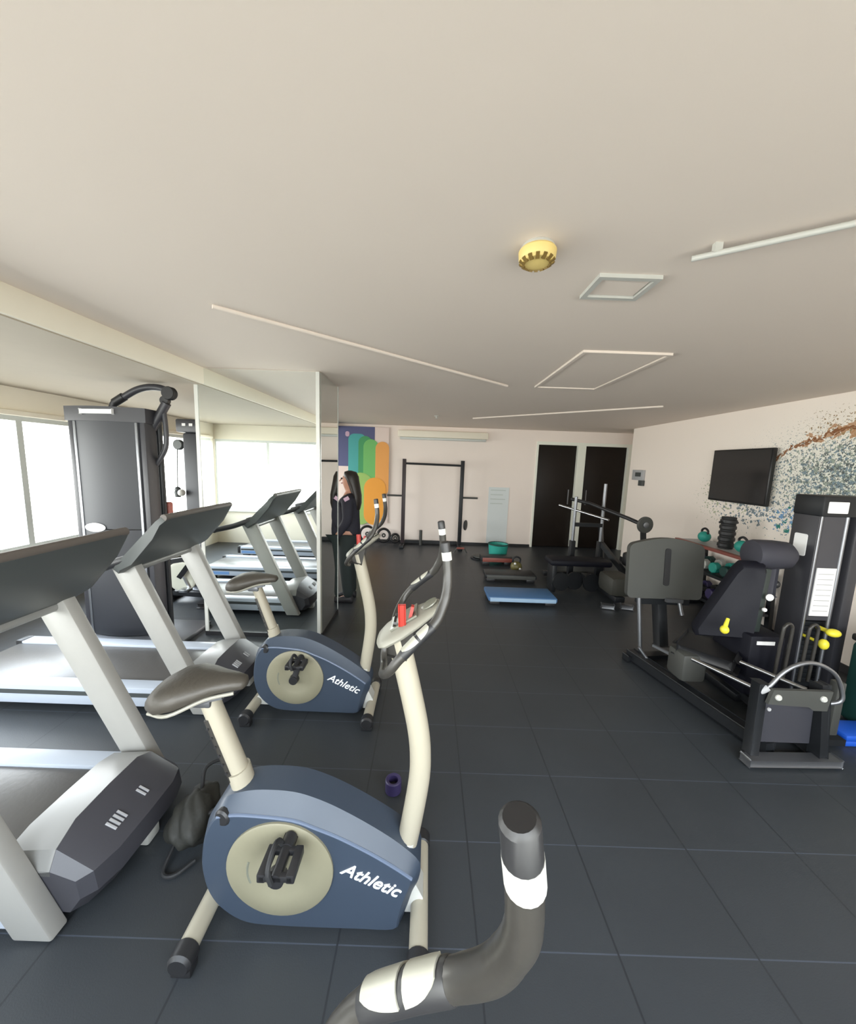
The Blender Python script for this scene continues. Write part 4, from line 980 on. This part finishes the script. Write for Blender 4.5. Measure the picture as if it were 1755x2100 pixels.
for k in range(2): obj('disc', lathe(nb_(), (0.93 + 0.04 * k, 6.2, 0.03 * k), (0, 0, 1), [(0.03, 0), (0.14, 0.0), (0.15, 0.006), (0.15, 0.022), (0.03, 0.028)], 26), 'blackm' if k == 0 else 'plate', t)
t = thing('push_up_handle', 'pinkish grey push-up handle on the floor left of the teal tub', 'handle', (0.62, 6.5, 0))
obj('grip', cyl(nb_(), (0.55, 6.5, 0.1), (0.69, 6.5, 0.1), 0.018), 'rust', t)
bm = nb_(); tube(bm, [(0.5, 6.5, 0.015), (0.55, 6.5, 0.1), (0.69, 6.5, 0.1), (0.74, 6.5, 0.015)], 0.012, 10); obj('frame', bm, 'plate', t)

# squat rack
t = thing('squat_rack', 'tall black squat rack against the back wall', 'rack', (0.08, 7.0, 0))
for xa in (-0.485, 0.635):
    pst = obj('post', box(nb_(), (xa - 0.035, 6.96, 0.0), (xa + 0.035, 7.03, 1.70), 0.005), mat('maroon_black_steel', (52, 42, 44), 0.45) if xa < 0 else 'blackm', t)
    obj('foot', box(nb_(), (xa - 0.04, 6.7, 0.0), (xa + 0.04, 7.22, 0.06), 0.008), 'blackm', t)
    s_ = -1 if xa < 0 else 1
    obj('peg', cyl(nb_(), (xa + s_ * 0.03, 6.99, 0.99), (xa + s_ * 0.32, 6.99, 0.99), 0.018, seg=12), 'plate', t)
obj('crossbar', cyl(nb_(), (-0.47, 6.99, 1.615), (0.62, 6.99, 1.605), 0.02), 'blackm', t)
obj('rear_brace', box(nb_(), (-0.45, 7.15, 0.02), (0.6, 7.2, 0.08)), 'blackm', t)
obj('stored_disc', lathe(nb_(), (0.72, 6.95, 0.46), (0.9, -0.4, 0), [(0.02, 0), (0.09, 0.004), (0.1, 0.012), (0.1, 0.03), (0.02, 0.04)], 24), 'black', t)
solo('short_bar', cyl(nb_(), (-0.13, 7.1, 0.0), (-0.13, 7.1, 0.30), 0.03), 'plate', 'short grey bar standing upright between the squat rack posts', 'bar')
# plates leaning on the wall left of the rack
for i, (xa, r_) in enumerate(((-1.20, 0.17), (-0.87, 0.15), (-0.64, 0.10))):
    t = thing('weight_disc', ('large black ring plate leaning on the back wall, farthest left', 'middle black ring plate of three leaning on the back wall', 'small black ring plate leaning nearest the squat rack')[i], 'weights', (xa, 7.1, 0), 'ring plates leaning on the back wall')
    bm = nb_(); ring_tube(bm, (xa, 7.1, r_ + 0.02), (0.5, -1, 0.2), r_ - 0.02, 0.025); obj('rim', bm, 'black', t)
    bm = nb_(); ring_tube(bm, (xa, 7.1, r_ + 0.02), (0.5, -1, 0.2), 0.03, 0.014, 16); obj('hub', bm, 'plate', t)
# paper poster on the back wall
t = thing('paper_chart', 'pale paper chart hanging on the wall between rack and doors', 'poster', (1.42, YB - 0.01, 0.052))
obj('sheet', box(nb_(), (1.21, YB - 0.008, 0.052), (1.62, YB - 0.002, 1.2)), mat('pale_grey_paper', (216, 222, 222), 0.7), t)
bm = nb_()
for k in range(4): box(bm, (1.25, YB - 0.0095, 1.13 - k * 0.09), (1.55 - 0.05 * (k % 2), YB - 0.008, 1.15 - k * 0.09))
obj('printed_lines', bm, mat('faint_print', (196, 204, 200), 0.7), t)

# banner on the back wall
t = thing('wall_banner', 'colourful banner with rounded teal, green and orange shapes on back wall', 'banner', (-1.4, YB - 0.01, 0.4))
YP = YB - 0.03
obj('backing', box(nb_(), (-2.3, YP - 0.004, 0.4), (-0.82, YP, 2.3)), 'bannerwhite', t)
obj('navy_field', box(nb_(), (-2.3, YP - 0.007, 1.52), (-1.10, YP - 0.004, 2.3)), 'bannerblue', t)
def petal(x0, x1, z0, z1, mt, k, r=None):
    r = min((x1 - x0) / 2 - 0.002, (z1 - z0) / 2 - 0.002) if r is None else r
    poly = rrect(x0, x1, z0, z1, r, 10)
    obj('shape', prism_y(nb_(), poly, YP - 0.008 - 0.0025 * k, YP - 0.0055 - 0.0025 * k), mt, t)
petal(-1.62, -1.27, 0.9, 2.16, 'bteal', 1, 0.12); petal(-1.42, -1.15, 0.9, 2.12, 'bdgreen', 2); petal(-1.32, -1.02, 0.9, 2.06, 'bgreen', 3); petal(-1.08, -0.81, 0.95, 2.02, 'borange', 4)
petal(-1.62, -1.12, 0.35, 1.40, 'blime', 5); petal(-1.30, -0.86, 0.35, 1.31, 'bamber', 6)
obj('small_mark', prism_y(nb_(), rrect(-1.68, -1.60, 2.1, 2.2, 0.035, 6), YP - 0.012, YP - 0.008), 'pinkp', t)

# small things on the floor in front
t = thing('drawstring_bag', 'crumpled black bag on the floor between treadmill hood and front bike', 'bag', (-0.95, 1.38, 0))
bm = nb_(); ball(bm, (0, 0, 0), 1.0, (1, 1, 1), 40)
for v_ in bm.verts:
    q = v_.co.copy()
    k_ = 1 + 0.10 * math.sin(3.1 * q.x + 2 * q.y + 1.0) + 0.08 * math.sin(5.3 * q.y - 4 * q.z) + 0.05 * math.sin(9 * q.x + 7 * q.z + 2) + 0.035 * math.sin(14 * q.y + 11 * q.x)
    zz = 0.075 + 0.085 * q.z * k_
    v_.co = Vector((-0.965 + 0.095 * q.x * k_, 1.385 + 0.135 * q.y * k_, max(0.0, zz * (1.0 if q.y < 0.2 else 0.85))))
obj('body', bm, 'bag', t, 180)
for k, pts in enumerate(([(-0.98, 1.45, 0.12), (-1.0, 1.52, 0.17), (-0.94, 1.58, 0.16), (-0.88, 1.54, 0.12), (-0.88, 1.46, 0.1)], [(-0.9, 1.34, 0.11), (-0.84, 1.38, 0.13), (-0.82, 1.44, 0.1), (-0.86, 1.5, 0.06)], [(-0.99, 1.28, 0.04), (-0.98, 1.2, 0.012), (-0.93, 1.19, 0.012), (-0.88, 1.24, 0.02)])):
    obj('strap', tube(nb_(), pts, 0.008, 8, 6), 'rubber', t)
t = thing('tape_roll', 'small dark purple roll on the floor beside the front bike mast', 'roll', (-0.125, 1.6, 0))
bm = nb_(); n_ = 24; rg = []
for r_, z in ((0.032, 0.0), (0.04, 0.004), (0.04, 0.06), (0.036, 0.064), (0.024, 0.06), (0.024, 0.0)):
    rg.append([(-0.125 + r_ * math.cos(2 * math.pi * k / n_), 1.6 + r_ * math.sin(2 * math.pi * k / n_), z) for k in range(n_)])
obj('roll', loft(bm, rg), 'purple', t)
obj('core', cyl(nb_(), (-0.125, 1.6, 0.0), (-0.125, 1.6, 0.03), 0.022), 'black', t)

# ------------------------------------------------------------------ person
def person():
    X, Y_ = -0.90, 4.08
    t = thing('person', 'person with long dark hair in black top standing beside the pier', 'person', (X, Y_, 0))
    # facing -x (left of picture); lateral axis is y
    V = []; E = []; RR = []
    def v(x, y, z, r, par=None):
        V.append((X + x, Y_ + y, z)); RR.append(r)
        if par is not None: E.append((par, len(V) - 1))
        return len(V) - 1
    pel = v(0, 0, 0.80, (0.13, 0.10)); wa = v(0.0, 0, 0.93, (0.105, 0.085), pel); ch = v(-0.01, 0, 1.10, (0.13, 0.10), wa); sh = v(0.01, 0, 1.22, (0.10, 0.075), ch)
    nk = v(0.0, 0, 1.29, 0.045, sh); hb = v(-0.01, 0, 1.35, 0.062, nk); hm = v(-0.015, 0, 1.42, 0.08, hb); ht = v(-0.005, 0, 1.475, 0.055, hm)
    for sg in (-1, 1):
        s_ = v(0.01, sg * 0.15, 1.20, 0.05, sh); el = v(0.03, sg * 0.20, 0.97, 0.036, s_)
        wr = v(-0.10, sg * 0.17, 0.80, 0.024, el); pm = v(-0.14, sg * 0.16, 0.76, 0.028, wr)
        for k in range(4):
            f1 = v(-0.17 - 0.004 * (k % 2), sg * (0.175 - 0.018 * k), 0.73, 0.009, pm); f2 = v(-0.175, sg * (0.172 - 0.018 * k), 0.70 - 0.004 * (k in (1, 2)), 0.008, f1)
        th = v(-0.15, sg * 0.125, 0.74, 0.010, pm); v(-0.165, sg * 0.118, 0.715, 0.009, th)
        hp = v(0, sg * 0.09, 0.74, 0.085, pel); kn = v(-0.01, sg * 0.09, 0.42, 0.055, hp); an = v(0.02, sg * 0.09, 0.07, 0.038, kn); v(-0.10, sg * 0.092, 0.035, 0.026, an)
    body = mesh_obj('body', skin_mesh(V, E, RR, 2), 'skin', t)
    bm = nb_(); loft(bm, [[(X - 0.090, Y_ + 0.012 * math.cos(a), 1.415 + 0.012 * math.sin(a)) for a in [2 * math.pi * k / 8 for k in range(8)]], [(X - 0.112, Y_ + 0.007 * math.cos(a), 1.395 + 0.007 * math.sin(a)) for a in [2 * math.pi * k / 8 for k in range(8)]]])
    obj('nose', bm, 'skin', body, 60)
    bm = nb_()
    for sg in (-1, 1): ball(bm, (X - 0.080, Y_ + sg * 0.032, 1.425), 0.010)
    obj('eyes', bm, 'hair', body)
    bm = nb_(); beam(bm, (X - 0.083, Y_ - 0.022, 1.372), (X - 0.083, Y_ + 0.022, 1.372), 0.008, 0.01); obj('mouth', bm, mat('lips', (160, 90, 86), 0.5), body)
    # hair: long, falling behind to the shoulder blades
    rg = []
    for dz, cx_, a_, b_ in ((1.515, 0.005, 0.02, 0.02), (1.50, 0.01, 0.07, 0.065), (1.45, 0.018, 0.088, 0.088), (1.40, 0.035, 0.078, 0.09), (1.33, 0.06, 0.065, 0.09), (1.24, 0.085, 0.055, 0.095), (1.15, 0.095, 0.045, 0.09), (1.08, 0.095, 0.03, 0.06), (1.05, 0.095, 0.012, 0.03)):
        rg.append([(X + cx_ + a_ * math.cos(q) * (0.92 if math.cos(q) < 0 else 1), Y_ + b_ * math.sin(q), dz) for q in [2 * math.pi * k / 20 for k in range(20)]])
    obj('hair', loft(nb_(), rg), 'hair', t, 60)
    # jacket and trousers as slightly larger shells
    V, E, RR = [], [], []
    a0 = v(0, 0, 0.66, (0.16, 0.14)); a1 = v(0, 0, 0.93, (0.135, 0.118), a0); a2 = v(-0.01, 0, 1.10, (0.155, 0.13), a1); a3 = v(0.01, 0, 1.225, (0.125, 0.10), a2); v(0.002, 0, 1.275, 0.056, a3)
    for sg in (-1, 1):
        s_ = v(0.01, sg * 0.15, 1.20, 0.074, a3); el = v(0.03, sg * 0.20, 0.97, 0.058, s_); v(-0.12, sg * 0.165, 0.77, 0.044, el)
    jk = mesh_obj('jacket', skin_mesh(V, E, RR, 2), 'top', t)
    obj('shoulder_print', beam(nb_(), (X + 0.0, Y_ - 0.222, 1.205), (X + 0.035, Y_ - 0.205, 1.225), 0.025, 0.02, (0, -1, 0.3), 0.006), 'pinkp', jk)
    V, E, RR = [], [], []
    a0 = v(0, 0, 0.86, (0.15, 0.13))
    for sg in (-1, 1):
        hp = v(0, sg * 0.09, 0.72, 0.108, a0); kn = v(-0.01, sg * 0.09, 0.42, 0.08, hp); v(0.02, sg * 0.09, 0.05, 0.062, kn)
    mesh_obj('trousers', skin_mesh(V, E, RR, 2), 'trouser', t)
    for sg in (-1, 1):
        rg = []
        for u, w, z0, z1 in ((0.07, 0.03, 0.0, 0.07), (0.04, 0.042, 0.0, 0.1), (-0.03, 0.044, 0.0, 0.085), (-0.10, 0.046, 0.0, 0.06), (-0.165, 0.036, 0.0, 0.045), (-0.185, 0.014, 0.005, 0.03)):
            rg.append([(X + u, Y_ + sg * 0.092 + w * math.cos(q), (z0 + z1) / 2 + (z1 - z0) / 2 * math.sin(q)) for q in [2 * math.pi * k / 14 for k in range(14)]])
        obj('shoe', loft(nb_(), rg), 'shoe', t, 60)
person()

# ------------------------------------------------------------------ light
w = bpy.data.worlds.new('daylight'); S.world = w; w.use_nodes = True
nt = w.node_tree; bg = nt.nodes['Background']
tc = nt.nodes.new('ShaderNodeTexCoord'); sp = nt.nodes.new('ShaderNodeSeparateXYZ'); nt.links.new(tc.outputs['Generated'], sp.inputs[0])
cr = nt.nodes.new('ShaderNodeValToRGB'); el = cr.color_ramp.elements
el[0].position = 0.30; el[0].color = (0.25, 0.245, 0.235, 1)
el[1].position = 0.80; el[1].color = (0.80, 0.87, 1.0, 1)
e2 = el.new(0.46); e2.color = (0.80, 0.785, 0.76, 1)
e3 = el.new(0.56); e3.color = (1.0, 0.985, 0.985, 1)
t_ = nmath(nt, 'MULTIPLY_ADD', sp.outputs[2], 0.5, 0.5)
nt.links.new(t_, cr.inputs[0]); nt.links.new(cr.outputs[0], bg.inputs[0])
bg.inputs[1].default_value = 11.0
def portal(loc, rot, sx_, sy_):
    l = bpy.data.lights.new('window_portal', 'AREA'); l.shape = 'RECTANGLE'; l.size = sx_; l.size_y = sy_
    l.cycles.is_portal = True
    o = bpy.data.objects.new('window_portal', l); COL.objects.link(o); o.location = loc; o.rotation_euler = rot
portal((XL - 0.08, 3.37, (SILL + WT) / 2), (0, R(-90), 0), WT - SILL, 7.6)
portal((-0.54, YF - 0.08, (SILL + WT) / 2), (R(90), 0, 0), 6.9, WT - SILL)

# ------------------------------------------------------------------ camera
cam = bpy.data.cameras.new('camera'); co = bpy.data.objects.new('camera', cam); COL.objects.link(co)
cam.sensor_fit = 'VERTICAL'; cam.sensor_height = 24.0; cam.lens = 740.0 / 2100.0 * 24.0; cam.clip_start = 0.02; cam.clip_end = 200
p, r = R(7.6), R(2.0)
f = Vector((0, math.cos(p), -math.sin(p))); rt = Vector((1, 0, 0)); up = rt.cross(f)
rt2 = rt * math.cos(r) + up * math.sin(r); up2 = up * math.cos(r) - rt * math.sin(r)
mw = Matrix((rt2, up2, -f)).transposed().to_4x4(); mw.translation = Vector((0, 0, 1.62))
co.matrix_world = mw
cam.shift_x = 0.0
S.camera = co
S.view_settings.view_transform = 'Standard'; S.view_settings.look = 'None'; S.view_settings.gamma = 1.0
S.view_settings.use_curve_mapping = False
S.view_settings.exposure = 0.5
S.cycles.max_bounces = 12; S.cycles.diffuse_bounces = 8; S.cycles.glossy_bounces = 6
